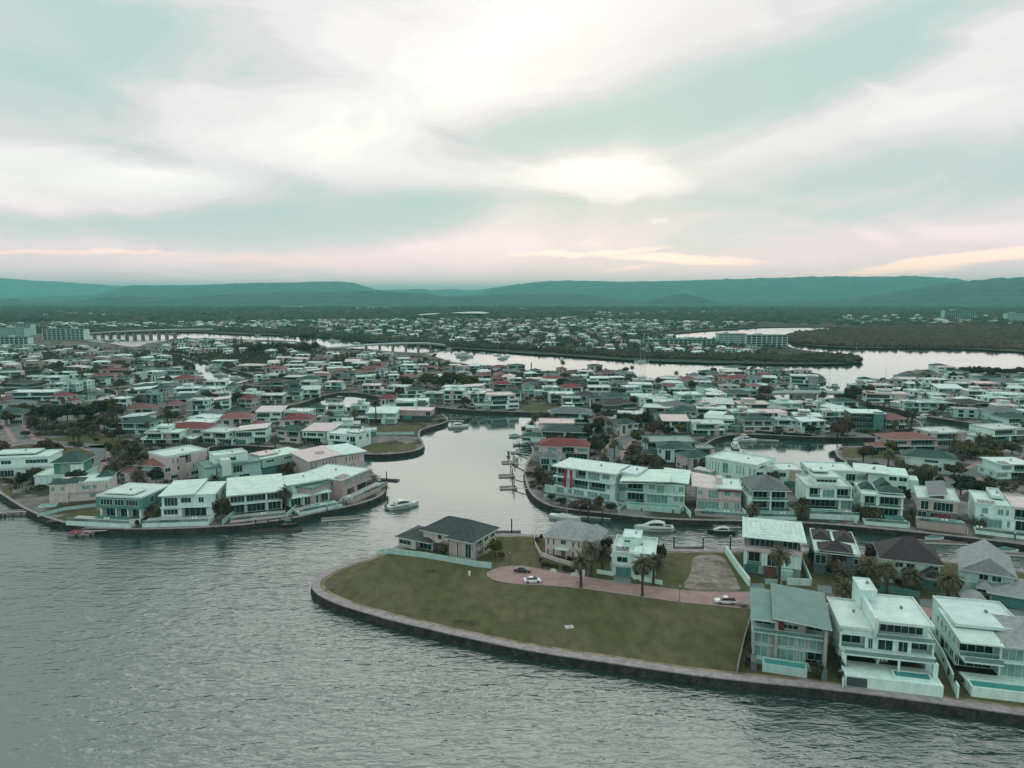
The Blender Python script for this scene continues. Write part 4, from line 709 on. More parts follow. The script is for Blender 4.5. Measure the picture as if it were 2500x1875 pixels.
def kindof(k):
    """wall colour, roof colour, roof kind, storeys, words"""
    return {'w': (random.choice(['white', 'white', 'white', 'white', 'cream']), random.choice(['rwhite', 'rwhite', 'rwhite', 'rpink', 'rlight', 'rlight']), 'flat', 2, 'white flat-roofed'), 'W': ('white', random.choice(['rwhite', 'rlight', 'rpink']), 'flat', 3, 'tall white balconied'), 'm': ('mint', random.choice(['rteal', 'rwhite']), 'flat', 2, 'mint flat-roofed'),
            'g': (random.choice(['white', 'cream', 'mint']), 'rgreen', 'hip', 2, 'dark green hip-roofed'), 'h': (random.choice(['white', 'mint', 'cream']), 'rslate', 'hip', 2, 'slate hip-roofed'), 'r': (random.choice(['cream', 'pink']), 'rred', 'hip', 2, 'red tiled'),
            'q': ('white', 'rred', 'hip', 2, 'white-walled red tiled'), 'R': ('cream', 'rred', 'hip', 2, 'dark crimson tiled'), 't': (random.choice(['cream', 'pink', 'beige']), random.choice(['rterra', 'rbrown']), 'hip', 2, 'terracotta tiled'),
            'p': ('pink', random.choice(['rterra', 'rpink', 'rred']), 'hip', 2, 'pinkish rendered'), 'P': ('pink', 'rterra', 'hip', 2, 'pink stuccoed'), 'k': (random.choice(['dark', 'slate']), 'rdark', 'hip', 2, 'charcoal'), 'K': ('dark', 'rwhite', 'flat', 3, 'dark framed three-storey'),
            's': ('white', random.choice(['rwhite', 'rpink', 'rlight']), 'shed', 2, 'white skillion-roofed'), 'c': ('cream', 'rteal', 'flat', 2, 'cream flat-roofed')}[k]
def villa(A, B, k, label, seed):
    random.seed(seed)
    wc, rc, rk, st, _ = kindof(k); h = House('town_house', label, A, B, col=wc, group='houses of the canal suburb')
    d = max(9, min(15, h.w * .8)); z = 0; far = A.y > 600; H = 2.7 if far else 3.1; hr = 1.6 if far else 2.6
    for i in range(st):
        o = random.choice(['b3 s.4 b3', 'w2 s.5 b3 s.4', 's.5 b4 s.3 w1.4', 'g3 s.4 w2', 'b2 s.3 b2 s.3 b2']) if (i or rk == 'flat') else random.choice(['g3 s.5 w2', 'o3 s.4 o3', 'w2 s1 w2 s.6', 'o2.4 s.6 g2'])
        if far: o = random.choice(['o3 s.4 w2', 'w2 s.5 o3', 'b3 s.4 b3'])
        x0, x1 = (0, 1) if i == 0 or rk != 'flat' else random.choice([(0, 1), (0, .86), (.12, 1)])
        h.storey(z, H, o, x0=x0, x1=x1, y0=random.choice([0, 0, .8]) if i else 0, y1=d, slab=random.choice([0, .5, 1.1]) if i == 0 and not far else 0, rec=1.5, sides='' if far else random.choice(['lw2', 'rw2', 'lw2 rw2'])); z += H
        if i == 0 and x1 - x0 == 1: top = (x0, x1)
    top = (x0, x1)
    if rk == 'flat':
        h.flat(top[0], top[1], 0, d, z, rc, random.choice([.1, .5, .8]), rim=random.choice([.1, .4]), pv=0 if far else random.choice([0, 0, 3, 5]))
        if top != (0, 1): h.flat(0 if top[0] == 0 else -.01, 1, .4, d, z - H, rc, .1, rim=.3)
        if random.random() < .3 and not far: h.storey(z + .3, 2.2, 'w1', x0=.3, x1=.65, y0=d * .35, y1=d * .8); h.flat(.3, .65, d * .35, d * .8, z + 2.5, rc, .3, rim=.1)
    elif rk == 'shed': h.shed(0, 1, 0, d, (z + .1, z + .1, z + 1.8, z + 1.8) if random.random() < .5 else (z + .1, z + 1.5, z + 1.8, z + .4), rc, .7)
    else:
        h.hip(0, 1, 0, d, z, hr * random.uniform(.85, 1.15), rc, .7)
        if random.random() < .55: h.hip(.06, .5, -1.2, d * .5, z - .1, 1.9, rc, .5); h.storey(0, z - .1, 's1 w2 s1', x0=.08, x1=.48, y0=-1, y1=1)
    if not far and random.random() < .6:      # garage or garden wing
        L = random.random() < .5; xa, xb = (-.42, -.01) if L else (1.01, 1.40); y0 = random.uniform(-1.5, 4); h.storey(0, 3.0, random.choice(['d1', 'w1 s1', 'o2 s.5', 'g2 s.6']), x0=xa, x1=xb, y0=y0, y1=y0 + 8, rec=1.0, col=random.choice([None, None, 'cream', 'grey', 'slate']))
        if rk == 'hip': h.hip(xa, xb, y0, y0 + 8, 3.0, 1.6, rc, .4)
        else: h.flat(xa, xb, y0, y0 + 8, 3.0, random.choice([rc, 'rgrey', 'rlight']), .2, rim=.15)
    if not far and rk == 'flat' and random.random() < .45: x = random.choice([.0, .3, .66]); h.block(x, x + random.uniform(.12, .3), -.35, 2, 0, z + random.choice([-.4, .9]), random.choice(['beige', 'grey', 'slate', 'cream', 'teal']), 'feature_wall')
    return h
ents = []
for tk in TOWN.split():
    uv, r = tk.split('@'); u0, u1 = map(float, uv.split('-')); ents.append((u0, u1, float(r[:-1]), r[-1]))
# more houses where the photograph packs them between those listed
for u0, u1, v, k in ents:
    A, B = P(u0, v), P(u1, v); w_ = (B - A).length
    for q in ((.25, .75) if w_ > 12 else (.5,)): c_ = A.lerp(B, q); FOOT.append((c_.x, c_.y + min(14, w_ * .8) * .5, max(w_ * .3, 5.5)))
rr_ = random.Random(21); tries = 0; NX = 0
while NX < 75 and tries < 9000:
    tries += 1; v = rr_.uniform(893, 1075); u = rr_.uniform(-20, 2520); w_ = rr_.uniform(13, 19); p = P(u, v); c_ = (p.x, p.y + 6)
    if any(inside(q, u, v) for q in KEEP) or 425 < u < 640 and 870 < v < 950 or 60 < u < 300 and 940 < v < 1070 or 1030 < u < 1160 and 930 < v < 960 or 2240 < u < 2460 and 1008 < v < 1092 or 780 < u < 980 and 955 < v < 1015 or 1700 < u < 2070 and 1090 < v: continue
    if not all(on_land(c_[0] + a, c_[1] + b_) for a, b_ in ((0, 0), (11, 0), (-11, 0), (0, 10), (0, -9), (9, -8), (-9, -8))): continue
    if any((a - c_[0]) ** 2 + (b_ - c_[1]) ** 2 < (r_ + 7.0) ** 2 for a, b_, r_ in FOOT): continue
    hw = w_ / 2 * F_PX / (p.y * CT + CAM_H * ST); ents.append((u - hw, u + hw, v, rr_.choice('wwwwmgghrts' if u < 1100 else 'wwwwwmgghks'))); FOOT.append((*c_, 8)); NX += 1
def area(u, v):
    if v < 900 and u < 480: return 'in the far left suburb below the marina'
    if u < 480: return 'around the left park and pond canals'
    if v < 955 and u < 880: return 'beside the boat canal left of centre'
    if u < 800: return 'on the canal bank behind the middle point'
    if u < 1300 and v < 950: return 'below the river bridge'
    if u < 1300: return 'on the inlet far bank'
    if v < 950 and u < 1750: return 'on the riverfront right of centre'
    if u < 1600: return 'near the street bend right of the inlet'
    if v < 960: return 'by the little bridge at right'
    if u < 2060: return 'in the suburb above the lagoon'
    return 'at the right edge beyond the lagoon'
ents.sort(key=lambda e: e[0]); from collections import Counter
cnt, tot = Counter(), Counter((kindof(e[3])[4], area((e[0] + e[1]) / 2, e[2])) for e in ents)
for i, (u0, u1, v, k) in enumerate(ents):
    wd, ar = kindof(k)[4], area((u0 + u1) / 2, v); cnt[wd, ar] += 1; n, T = cnt[wd, ar], tot[wd, ar]
    which = '' if T == 1 else (', %s such from left' % ordw(n))
    tilt = random.Random(i).uniform(-.02, .02) * (u1 - u0) * (1 if v > 980 else .4)
    A, B = P(u0 + 1, v), P(u1 - 1, v); c_ = (A + B) / 2; q_ = Matrix.Rotation(random.Random(i).gauss(0, .16), 3, 'Z'); A, B = c_ + q_ @ (A - c_), c_ + q_ @ (B - c_)
    villa(A, B, k, ('%s house %s%s' % (wd, ar, which)), 1000 + i)
random.seed(11)

# ------------------------------------------------------------------ plants
def leafmat(n, a, b): mat(n, a, rough=.8, var=.35, scale=.7, rgb2=b, mixscale=.5, spec=.15)
leafmat('leaf_olive', (0.071, 0.075, 0.041), (0.039, 0.050, 0.031)); leafmat('leaf_dark', (0.039, 0.053, 0.034), (0.025, 0.039, 0.027)); leafmat('leaf_green', (0.098, 0.112, 0.041), (0.063, 0.081, 0.034)); leafmat('leaf_grey', (0.109, 0.112, 0.083), (0.069, 0.075, 0.058)); leafmat('leaf_rust', (0.098, 0.069, 0.052), (0.069, 0.063, 0.041))
leafmat('frond', (0.112, 0.117, 0.067), (0.067, 0.081, 0.046)); leafmat('frond_dark', (0.071, 0.081, 0.048), (0.046, 0.060, 0.039)); mat('bark', (.05, .044, .037), rough=.95, var=.35, scale=3); mat('palm_bark', (.06, .056, .049), rough=.95, var=.3, scale=4)
PR = random.Random(5)
def rv(r): return Vector((r.gauss(0, 1), r.gauss(0, 1), r.gauss(0, 1)))
def leaf(mb, c, n, size, m, r):
    n = n.normalized(); t = n.cross(rv(r)).normalized(); b = n.cross(t); s = size * r.uniform(.7, 1.3)
    mb.poly([c - t * s - b * s * .5, c + t * s * .2 - b * s * .8, c + t * s + b * s * .4, c - t * s * .3 + b * s * .8], [(0, 1, 2, 3)], m)
def crown_mesh(seed, rx, rz, lobes, per, size, m, low=-.5):
    r = random.Random(seed); mb = MB(); cs = []
    for _ in range(lobes):
        d = rv(r).normalized(); d.z = max(low, d.z); k = r.uniform(.35, .80)
        cs.append((Vector((d.x * rx * k, d.y * rx * k, d.z * rz * k)), r.uniform(.30, .52) * rx))
    for c, R_ in cs:
        for _ in range(per):
            d = rv(r).normalized(); p = c + Vector((d.x, d.y, d.z * .8)) * R_ * r.uniform(.75, 1.08)
            leaf(mb, p, d + rv(r) * .35, size, m, r)
        # inner mass so that the crown is not hollow
        for _ in range(per // 4): leaf(mb, c + rv(r) * R_ * .3, rv(r), size * 1.6, m, r)
    return mb.mesh('crown')
def tree_proto(seed, m, H=7.5, rx=3.6, rz=2.6, lobes=15, per=46, size=.42):
    r = random.Random(seed); tr = MB(); top = H - rz * 1.1; tr.tube((0, 0, -.1), (.1, 0, top * .7), .22, .16, 6, 'bark')
    for i in range(5):
        a = 6.28 * i / 5 + r.random(); tr.tube((.1, 0, top * .62), (math.cos(a) * rx * .5, math.sin(a) * rx * .5, top + rz * .4), .11, .04, 5, 'bark', cap=False)
    return tr.mesh('trunk'), crown_mesh(seed, rx, rz, lobes, per, size, m), Vector((0, 0, H - rz))
TREES = {k: [tree_proto(10 * i + j, m) for j in range(3)] for i, (k, m) in enumerate((('o', 'leaf_olive'), ('d', 'leaf_dark'), ('y', 'leaf_green'), ('e', 'leaf_grey'), ('u', 'leaf_rust')))}
def palm_proto(seed, H=6.5, L=3.6, n=44, m='frond', thick=.32, droop=1.0):
    """thick ringed trunk, a ball of arching fronds with separate leaflets"""
    r = random.Random(seed); tr = MB(); k = 7
    for i in range(k):
        z0, z1 = H * i / k, H * (i + 1) / k; w = thick * (1.25 - .35 * i / k); tr.tube((0, 0, z0 - .05), (0, 0, z1), w, w * .86, 8, 'palm_bark', cap=i == k - 1)
    tr.tube((0, 0, H - .5), (0, 0, H + .25), thick * 1.5, thick * .8, 8, 'palm_bark')
    cr = MB()
    for i in range(n):
        a = i * 2.39996 + r.uniform(-.2, .2); e0 = math.asin(1 - 1.35 * (i + .5) / n) * .95 + .12; l = L * r.uniform(.85, 1.1); pts = []; p = Vector((0, 0, 0)); e = e0; seg = 7
        for q in range(seg + 1):
            pts.append(p.copy()); p = p + Vector((math.cos(a) * math.cos(e), math.sin(a) * math.cos(e), math.sin(e))) * l / seg; e -= (.20 + .05 * q) * droop * (.6 + .4 * math.cos(e0))
        side = Vector((-math.sin(a), math.cos(a), 0))
        for q in range(seg):
            A, B_ = pts[q], pts[q + 1]; w = l * .24 * math.sin(math.pi * (q + .75) / (seg + .9)); dr = Vector((0, 0, -.35 * w)); f = (B_ - A)
            for sg in (1, -1):
                for h2 in (0, .5):
                    s0 = A + f * h2; s1 = A + f * (h2 + .5); cr.poly([s0, s1, s1 + side * sg * w * r.uniform(.8, 1.1) + dr + f * .45], [(0, 1, 2)], m)
    return tr.mesh('trunk'), cr.mesh('crown'), Vector((0, 0, H))
PALMS = {'D': [palm_proto(1), palm_proto(2, m='frond_dark'), palm_proto(3, n=38)], 'C': [palm_proto(4, H=7, L=2.9, n=26, m='frond', thick=.16, droop=1.2), palm_proto(5, H=7, L=2.8, n=24, m='frond_dark', thick=.16, droop=1.3)]}
def conifer_proto(seed, H=14, m='leaf_dark'):
    r = random.Random(seed); tr = MB().tube((0, 0, -.1), (0, 0, H), .3, .05, 6, 'bark'); cr = MB()
    for i in range(15):
        z = 2 + (H - 2) * i / 15; R_ = (H - z) * .2 + .3
        for j in range(7):
            a = 6.28 * j / 7 + i
            for q in range(5):
                k = (q + 1) / 5; leaf(cr, Vector((math.cos(a) * R_ * k, math.sin(a) * R_ * k, z - .1 * k)), rv(r) + Vector((0, 0, 1)), .35, m, r)
    return tr.mesh('trunk'), cr.mesh('crown'), Vector((0, 0, 0))
def cypress_proto(seed, H=6, w=.7):
    r = random.Random(seed); tr = MB().tube((0, 0, -.1), (0, 0, H * .5), .1, .05, 5, 'bark'); cr = MB()
    for i in range(420):
        z = r.uniform(.2, H); R_ = w * math.sin(math.pi * min(1, .12 + .88 * (1 - z / H))) ** .7 * r.uniform(.7, 1.05); a = r.uniform(0, 6.28); leaf(cr, Vector((math.cos(a) * R_, math.sin(a) * R_, z)), Vector((math.cos(a), math.sin(a), .4)), .2, 'leaf_dark', r)
    return tr.mesh('trunk'), cr.mesh('crown'), Vector((0, 0, 0))
NORFOLK, CYPRESS = conifer_proto(3), cypress_proto(4)
PLANTED = []   # (object, sort u, words, place, kind)
def plant(proto, name, x, y, s, sz=None, rz=None, words='', place='', cat='tree', z=0.0):
    e = empty(name, (x, y, z), PR.uniform(0, 6.28) if rz is None else rz); e.scale = (s, s, sz or s)
    new_ob('trunk', proto[0], e); new_ob('crown', proto[1], e, proto[2]); PLANTED.append((e, PIX((x, y, 0))[0], words, place, cat)); FOOT.append((x, y, 1.5)); return e
def palm_at(u, v, vc, kind='D', place='', R_=1.0, words='date palm'):
    """palm whose trunk stands at ground pixel u, v and whose crown centre shows at row vc"""
    p = P(u, v); H = max(2.5, HT(u, v, vc)); pr = PR.choice(PALMS[kind]); e = empty('palm_tree', p, PR.uniform(0, 6.28)); s = R_; e.scale = (s, s, s); zs = H / s
    t = new_ob('trunk', pr[0], e); t.scale = (1, 1, zs / pr[2].z); new_ob('crown', pr[1], e, (0, 0, zs)); PLANTED.append((e, u, words, place, 'palm')); FOOT.append((p.x, p.y, 1.5)); return e
RD = 'along the pink road'
for a in ((1418,1435,1372),(1443,1409,1342),(1470,1400,1352),(1568,1455,1377),(1595,1428,1372),(1901,1440,1355),(2059,1498,1436),(2057,1461,1403),(2123,1431,1386),(2164,1454,1390),(2226,1444,1410),(2313,1471,1417),(2036,1403,1366)): palm_at(*a, place=RD, R_=1.0 + .12 * PR.random())
for a in ((1081,1353,1338),(1107,1354,1326),(1103,1330,1274),(1178,1330,1294)): palm_at(*a, kind='C', place='by the dark-roofed house on the point', words='slender palm', R_=.9)
for a in ((285,1166,1132),(351,1173,1136),(334,1181,1159),(549,1176,1136),(526,1210,1170),(703,1161,1141),(698,1250,1203),(373,1268,1246),(180,1081,1051),(193,1081,1054),(77,1045,1022),(87,1045,1020),(90,1052,1026)): palm_at(*a, place='on the left peninsula')
for a in ((805,1042,1012),(866,1040,1007),(918,1035,985),(738,1060,1038),(845,1036,1014),(672,1100,1072)): palm_at(*a, place='behind the vacant lawn of the middle point')
for u in (1288, 1312, 1332, 1350, 1366): palm_at(u, 986, 968 + PR.uniform(-4, 3), place='on the small lawn by the inlet', kind='C')
for a in ((1306,1030,1022),(1320,1020,1016),(1298,1046,1036),(1334,1024,1016),(1475,1150,1118),(1455,1155,1135),(1510,1165,1130),(1548,1178,1152),(1500,1120,1080),(1465,1110,1085),(1575,1150,1115),(1600,1160,1130)): palm_at(*a, place='round the street bend right of the inlet')
for a in ((2130,1190,1160),(2275,1185,1150),(2240,1175,1150),(2330,1115,1080),(2410,1110,1070),(2365,1105,1085),(2095,1265,1252),(2116,1270,1248),(2134,1270,1248),(1960,1262,1235),(1955,1268,1248),(1838,1264,1240),(2390,1290,1275),(2010,985,962),(2118,1005,985)): palm_at(*a, place='round the right-hand lagoon')
def tree_at(u, v, vtop, kind='o', wpx=None, place='', words=None, i=None):
    p = P(u, v); H = max(1.5, HT(u, v, vtop)); s = H / 7.5; dep = p.y * CT + CAM_H * ST; w = (wpx * dep / F_PX / 2 / 3.6) if wpx else s * PR.uniform(.9, 1.15)
    pr = PR.choice(TREES[kind]); return plant(pr, 'tree' if H > 3 else 'shrub', p.x, p.y, w, s, words=words or {'o': 'olive green', 'd': 'dark', 'y': 'yellow-green', 'e': 'grey-green', 'u': 'rust-tinged'}[kind] + (' leafy tree' if H > 3 else ' round shrub'), place=place, cat='tree' if H > 3 else 'shrub')
PK = 'in the left park'
for u, v, vt, k, w in ((90,1030,995,'d',40),(116,1032,990,'d',46),(140,1034,995,'d',46),(165,1030,988,'d',46),(192,1030,990,'o',48),(222,1030,990,'d',46),(246,1022,980,'d',40),(262,1012,976,'y',56),(285,1024,985,'o',44),(255,1050,1008,'e',50),(280,1056,1014,'o',44),(110,1060,1032,'e',34),(130,1060,1030,'e',44),(155,1060,1032,'e',44),(180,1058,1034,'e',44),(206,1058,1032,'e',42),(228,1062,1036,'e',38),(292,1076,1044,'o',28),(275,1078,1050,'o',24),(85,1055,1018,'o',30),(180,1086,1080,'d',34),(196,1090,1083,'d',30),(50,1018,984,'u',34),(34,1020,986,'o',30),(18,1040,1005,'o',34),(236,1082,1068,'d',18),(62,1068,1052,'o',26)): tree_at(u, v, vt, k, w, PK)
for u, v, vt, k, w in ((1209,1360,1318,'y',34),(1323,1322,1304,'d',12),(1312,1330,1312,'o',14),(1480,1358,1312,'d',30),(1614,1385,1318,'o',26),(1605,1400,1352,'d',24),(2103,1428,1396,'d',34),(2337,1452,1412,'d',28),(2078,1400,1366,'o',24),(1980,1392,1340,'d',16),(1995,1655,1612,'o',36),(2045,1650,1600,'d',28),(1822,1640,1612,'d',14),(2335,1690,1640,'d',22),(2130,1375,1330,'u',40),(2155,1410,1380,'o',30),(1326,1388,1376,'d',12),(1945,1402,1360,'d',18),(2300,1600,1560,'d',14),(2010,1600,1570,'o',20),(2040,1560,1535,'d',18),(2044,1600,1572,'o',22),(2048,1630,1600,'o',20),(2052,1668,1640,'d',20),(1832,1600,1580,'o',14),(1826,1625,1604,'d',12),(1838,1560,1540,'o',12),(2322,1660,1632,'o',18),(2310,1630,1604,'d',16),(2345,1672,1650,'u',16),(2285,1440,1416,'o',18),(2190,1436,1412,'d',22),(2070,1418,1396,'o',24),(2140,1440,1420,'o',20),(1965,1425,1408,'d',14),(1320,1375,1362,'o',12),(1225,1368,1345,'o',18)): tree_at(u, v, vt, k, w, 'on the near point')
for u, v, vt, k, w in ((545,1278,1216,'o',42),(470,1205,1180,'o',24),(345,1160,1130,'o',26),(420,1170,1150,'d',20),(615,1185,1172,'d',30),(270,1110,1086,'d',24),(290,1100,1078,'o',18),(335,1290,1270,'d',12)): tree_at(u, v, vt, k, w, 'on the left peninsula')
for u, v, vt, k, w in ((1040,948,912,'y',46),(1070,952,910,'o',46),(1100,950,908,'o',50),(1130,950,912,'y',50),(1150,952,920,'y',40),(985,938,918,'u',30),(1000,945,925,'d',26)): tree_at(u, v, vt, k, w, 'in the grove behind the inlet houses')
for u, v, vt, k, w in ((1440,1085,1035,'d',34),(1460,1060,1020,'o',34),(1475,1100,1060,'d',30),(1520,1040,1008,'o',34),(1545,1050,1010,'o',40),(1575,1045,1005,'d',40),(1595,1060,1020,'o',36),(1440,1110,1070,'o',30),(1555,1090,1050,'y',40),(1560,1150,1110,'e',44),(1590,1190,1160,'u',36),(1640,1205,1175,'o',30),(1330,1198,1170,'o',16),(1460,1245,1212,'u',26),(1345,1222,1206,'o',24),(1370,1235,1215,'d',30),(1420,1240,1220,'u',50),(1490,1252,1228,'d',30)): tree_at(u, v, vt, k, w, 'round the street bend')
for u, v, vt, k, w in ((2050,985,955,'o',34),(2075,990,950,'d',36),(2090,975,945,'d',32),(2120,980,955,'o',30),(1868,975,940,'u',36),(2045,1070,1030,'u',44),(2060,1060,1020,'o',30),(2380,1120,1088,'y',60),(2420,1115,1080,'o',50),(2470,1110,1078,'o',44),(2330,1165,1128,'o',50),(2345,1210,1160,'d',66),(2380,1215,1170,'d',60),(2410,1212,1175,'o',40),(1955,1262,1215,'u',22),(2210,1230,1195,'d',24),(2130,1120,1098,'d',22),(2345,1010,985,'u',30),(2400,1005,975,'o',40),(2430,1130,1100,'y',40),(2225,1275,1240,'o',10)): tree_at(u, v, vt, k, w, 'round the right-hand lagoon')
for k in range(26):
    u = 2335 + k * 7.5; tree_at(u, 916 + PR.uniform(-3, 4), 900 + PR.uniform(-6, 3), PR.choice('ddo'), PR.uniform(20, 34), 'on the wooded river bank at the right edge')
for u, v, vt in ((572,850,818),(577,851,820),(590,850,818),(655,848,820),(665,850,824),(737,852,812),(743,852,814),(749,852,812)): p = P(u, v); s = HT(u, v, vt) / 14; plant(NORFOLK, 'pine_tree', p.x, p.y, s * .9, s, words='tall dark pine', place='on the far river bank left of centre', cat='tree')
for u, v, vt in ((2127,1003,985),(2143,1003,983),(2157,1004,984),(2171,1003,985),(2213,1040,1008),(2226,1040,1010),(2273,1535,1505),(2279,1545,1512),(1297,905,885)): p = P(u, v); s = HT(u, v, vt) / 6; plant(CYPRESS, 'cypress_tree', p.x, p.y, max(.6, s * .7), s, words='slim dark cypress', place='at right' if u > 1500 else 'on the river bank', cat='tree')
for k in range(16): tree_at(575 + k * 13 + PR.uniform(-5, 5), 862 + PR.uniform(-9, 9), 838 + PR.uniform(-4, 6), PR.choice('dduo'), PR.uniform(22, 34), 'in the wood by the tall pines')
# ---- gardens between the houses
def free(x, y, r):
    for a, b_, c_ in FOOT:
        if (a - x) ** 2 + (b_ - y) ** 2 < (r + c_) ** 2: return False
    return True
NG = 0; tries = 0
while NG < 330 and tries < 20000:
    tries += 1; v = 868 + 330 * PR.random() ** 1.35; u = PR.uniform(-30, 2530); p = P(u, v)
    if not on_land(p.x, p.y) or any(inside(q, u, v) for q in KEEP): continue
    if not all(on_land(p.x + a, p.y + b_) for a, b_ in ((3, 0), (-3, 0), (0, 3), (0, -3))): continue
    if not free(p.x, p.y, 1.2) or 2240 < u < 2460 and 1012 < v < 1078 or 430 < u < 640 and 885 < v < 955 or 100 < u < 300 and 950 < v < 995: continue
    NG += 1
    if PR.random() < .36: H = PR.uniform(5, 9); palm_at(u, v, PIX((p.x, p.y, H))[1], PR.choice('DC'), area(u, v), PR.uniform(.7, 1.0), 'garden palm')
    else: H = PR.uniform(3.2, 8.5); tree_at(u, v, PIX((p.x, p.y, H))[1], PR.choice('oodduye'), None, area(u, v))
# labels
g = {}
for e, u, w_, pl, c_ in PLANTED: g.setdefault((w_, pl), []).append((u, e, c_))
for (w_, pl), L in g.items():
    L.sort(key=lambda t: t[0])
    for i, (u, e, c_) in enumerate(L): tag(e, '%s %s' % (w_, pl) + ('' if len(L) == 1 else ', %s from left' % ordw(i + 1)), c_, {'palm': 'palm trees', 'tree': 'garden and park trees', 'shrub': 'garden shrubs'}[c_])
# the many smaller garden bushes between the houses: one mass nobody could count
sv, sf = [], []
def leafy_mass(name, spots, m, size, n, rz=.7):
    r = np.random.default_rng(3); V = []; 
    for x, y, z, R_ in spots:
        d = r.normal(size=(n, 3)); d /= np.linalg.norm(d, axis=1)[:, None]; d[:, 2] = np.abs(d[:, 2]) * rz; c = np.array([x, y, z]) + d * R_ * r.uniform(.6, 1.05, (n, 1))
        t = r.normal(size=(n, 3)); t /= np.linalg.norm(t, axis=1)[:, None]; b_ = np.cross(t, d + r.normal(size=(n, 3)) * .4); b_ /= np.linalg.norm(b_, axis=1)[:, None] + 1e-6; s = size * r.uniform(.6, 1.4, (n, 1))
        V.append(np.stack([c - t * s, c + b_ * s * .7, c + t * s, c - b_ * s * .7], 1).reshape(-1, 3))
    V = np.concatenate(V); k = len(V) // 4; me = bpy.data.meshes.new(name); me.vertices.add(len(V)); me.vertices.foreach_set('co', V.ravel()); me.loops.add(len(V)); me.loops.foreach_set('vertex_index', np.arange(len(V), dtype=np.int32)); me.polygons.add(k); me.polygons.foreach_set('loop_start', np.arange(0, len(V), 4, dtype=np.int32)); me.materials.append(MATS[m]); me.update(calc_edges=True); me.validate(); return new_ob(name, me)
for nm, m, N, lb in (('garden_bushes', 'leaf_olive', 1100, 'low olive bushes and hedges filling the gardens between houses'), ('garden_bushes', 'leaf_dark', 700, 'low dark bushes and hedges filling the gardens between houses'), ('garden_bushes', 'leaf_rust', 500, 'low brownish bushes scattered through the gardens between houses')):
    sp_ = []; tries = 0
    while len(sp_) < N and tries < 40000:
        tries += 1; v = 850 + 350 * PR.random() ** 1.5; u = PR.uniform(-40, 2540); p = P(u, v)
        if not on_land(p.x, p.y) or any(inside(q, u, v) for q in KEEP): continue
        if not on_land(p.x, p.y - 2.5) or not free(p.x, p.y, -.6): continue
        sp_.append((p.x, p.y, 0, PR.uniform(1.0, 3.0)))
    tag(leafy_mass(nm, sp_, m, .42, 40), lb, 'bushes', kind='stuff')

# ------------------------------------------------------------------ fences and garden walls
def run(name, label, px, h, m, pan=2.4, t_=.12, cat='fence', col=None, posts=True, pn='panel', z=0.0, group='fences and garden walls'):
    """fence along ground pixels, each panel and post a piece of its own"""
    pts = [P(u, v) for u, v in px]; e = empty(name, pts[0]); cache = {}
    for a, b_ in zip(pts, pts[1:]):
        L = (b_ - a).length; n = max(1, round(L / pan)); l = L / n; rz = math.atan2(b_.y - a.y, b_.x - a.x); k = round(l, 3)
        if k not in cache: cache[k] = (MB().box(.03, l - .03, -t_ / 2, t_ / 2, z, z + h, m).mesh(pn), MB().box(-.09, .09, -.09, .09, z, z + h + .08, m).mesh('post'))
        for i in range(n):
            p = a.lerp(b_, i / n) - pts[0]; new_ob(pn, cache[k][0], e, p, rz, col)
            if posts: new_ob('post', cache[k][1], e, p, rz, col)
    return tag(e, label, cat, group, 'thing')
WC = vary(C['white'], .02)
run('boundary_fence', 'long pale mint panel fence between lawn and dark-roofed house', [(922,1355),(951,1352),(1039,1362),(1165,1384),(1200,1388)], 1.7, 'paint', col=C['mint'])
run('boundary_fence', 'grey boundary wall along the right side of the big lawn', [(1842,1486),(1820,1560),(1799,1648)], 1.7, 'paint', col=(.22, .23, .22), pan=3.5, t_=.25, cat='wall')
run('boundary_fence', 'pale boundary wall between grey house and white three-storey house', [(2032,1500),(2046,1590),(2058,1680)], 1.7, 'paint', col=C['white'], pan=3.5, t_=.25, cat='wall')
run('garden_wall', 'white sloping garden wall right of the three-storey house', [(2262,1556),(2300,1618),(2338,1706)], 2.6, 'paint', col=WC, pan=4, t_=.3, cat='wall')
run('garden_wall', 'tall white wall beside the gravel lot', [(1772,1350),(1800,1392),(1829,1431)], 2.2, 'paint', col=WC, pan=4, t_=.5, cat='wall'); run('garden_wall', 'white front wall of the canopy-roofed house', [(1922,1428),(1978,1430)], 1.9, 'paint', col=WC, pan=3, t_=.25, cat='wall'); run('garden_wall', 'mint front wall beside the driveway of the canopy-roofed house', [(1868,1426),(1908,1428)], 1.5, 'paint', col=C['mint'], pan=3, cat='wall')
run('garden_wall', 'white wall on the right flank of the canopy-roofed house', [(1956,1372),(1980,1430)], 1.9, 'paint', col=WC, pan=4, t_=.3, cat='wall')
run('garden_wall', 'curved white garden wall round the cream hip-roofed house', [(1303,1306),(1308,1335),(1320,1357),(1360,1372),(1402,1384)], 1.3, 'paint', col=C['cream'], pan=2.5, t_=.2, cat='wall')
run('picket_fence', 'low white pillar fence left of the cube house garage', [(1458,1400),(1498,1406)], 1.2, 'paint', col=WC, pan=1.8); run('picket_fence', 'low white pillar fence right of the cube house garage', [(1562,1418),(1618,1428)], 1.2, 'paint', col=WC, pan=2)
run('green_fence', 'dark green fence before the solar-roofed house', [(2121,1440),(2190,1449),(2246,1460)], 1.7, 'paint', col=C['teal'], pan=2.2); run('green_fence', 'dark green fence right of the solar-roofed house driveway', [(2286,1466),(2330,1474)], 1.8, 'paint', col=C['teal'], pan=2.2)
run('glass_fence', 'pale screen fence along the vacant lawn of the middle point', [(884,1063),(940,1062),(1012,1061)], 1.6, 'paint', col=C['mint'], pan=3); run('garden_wall', 'dark hedge-green wall behind the vacant lawn', [(934,1030),(1052,1031)], 1.8, 'paint', col=C['dark'], pan=4, cat='wall')
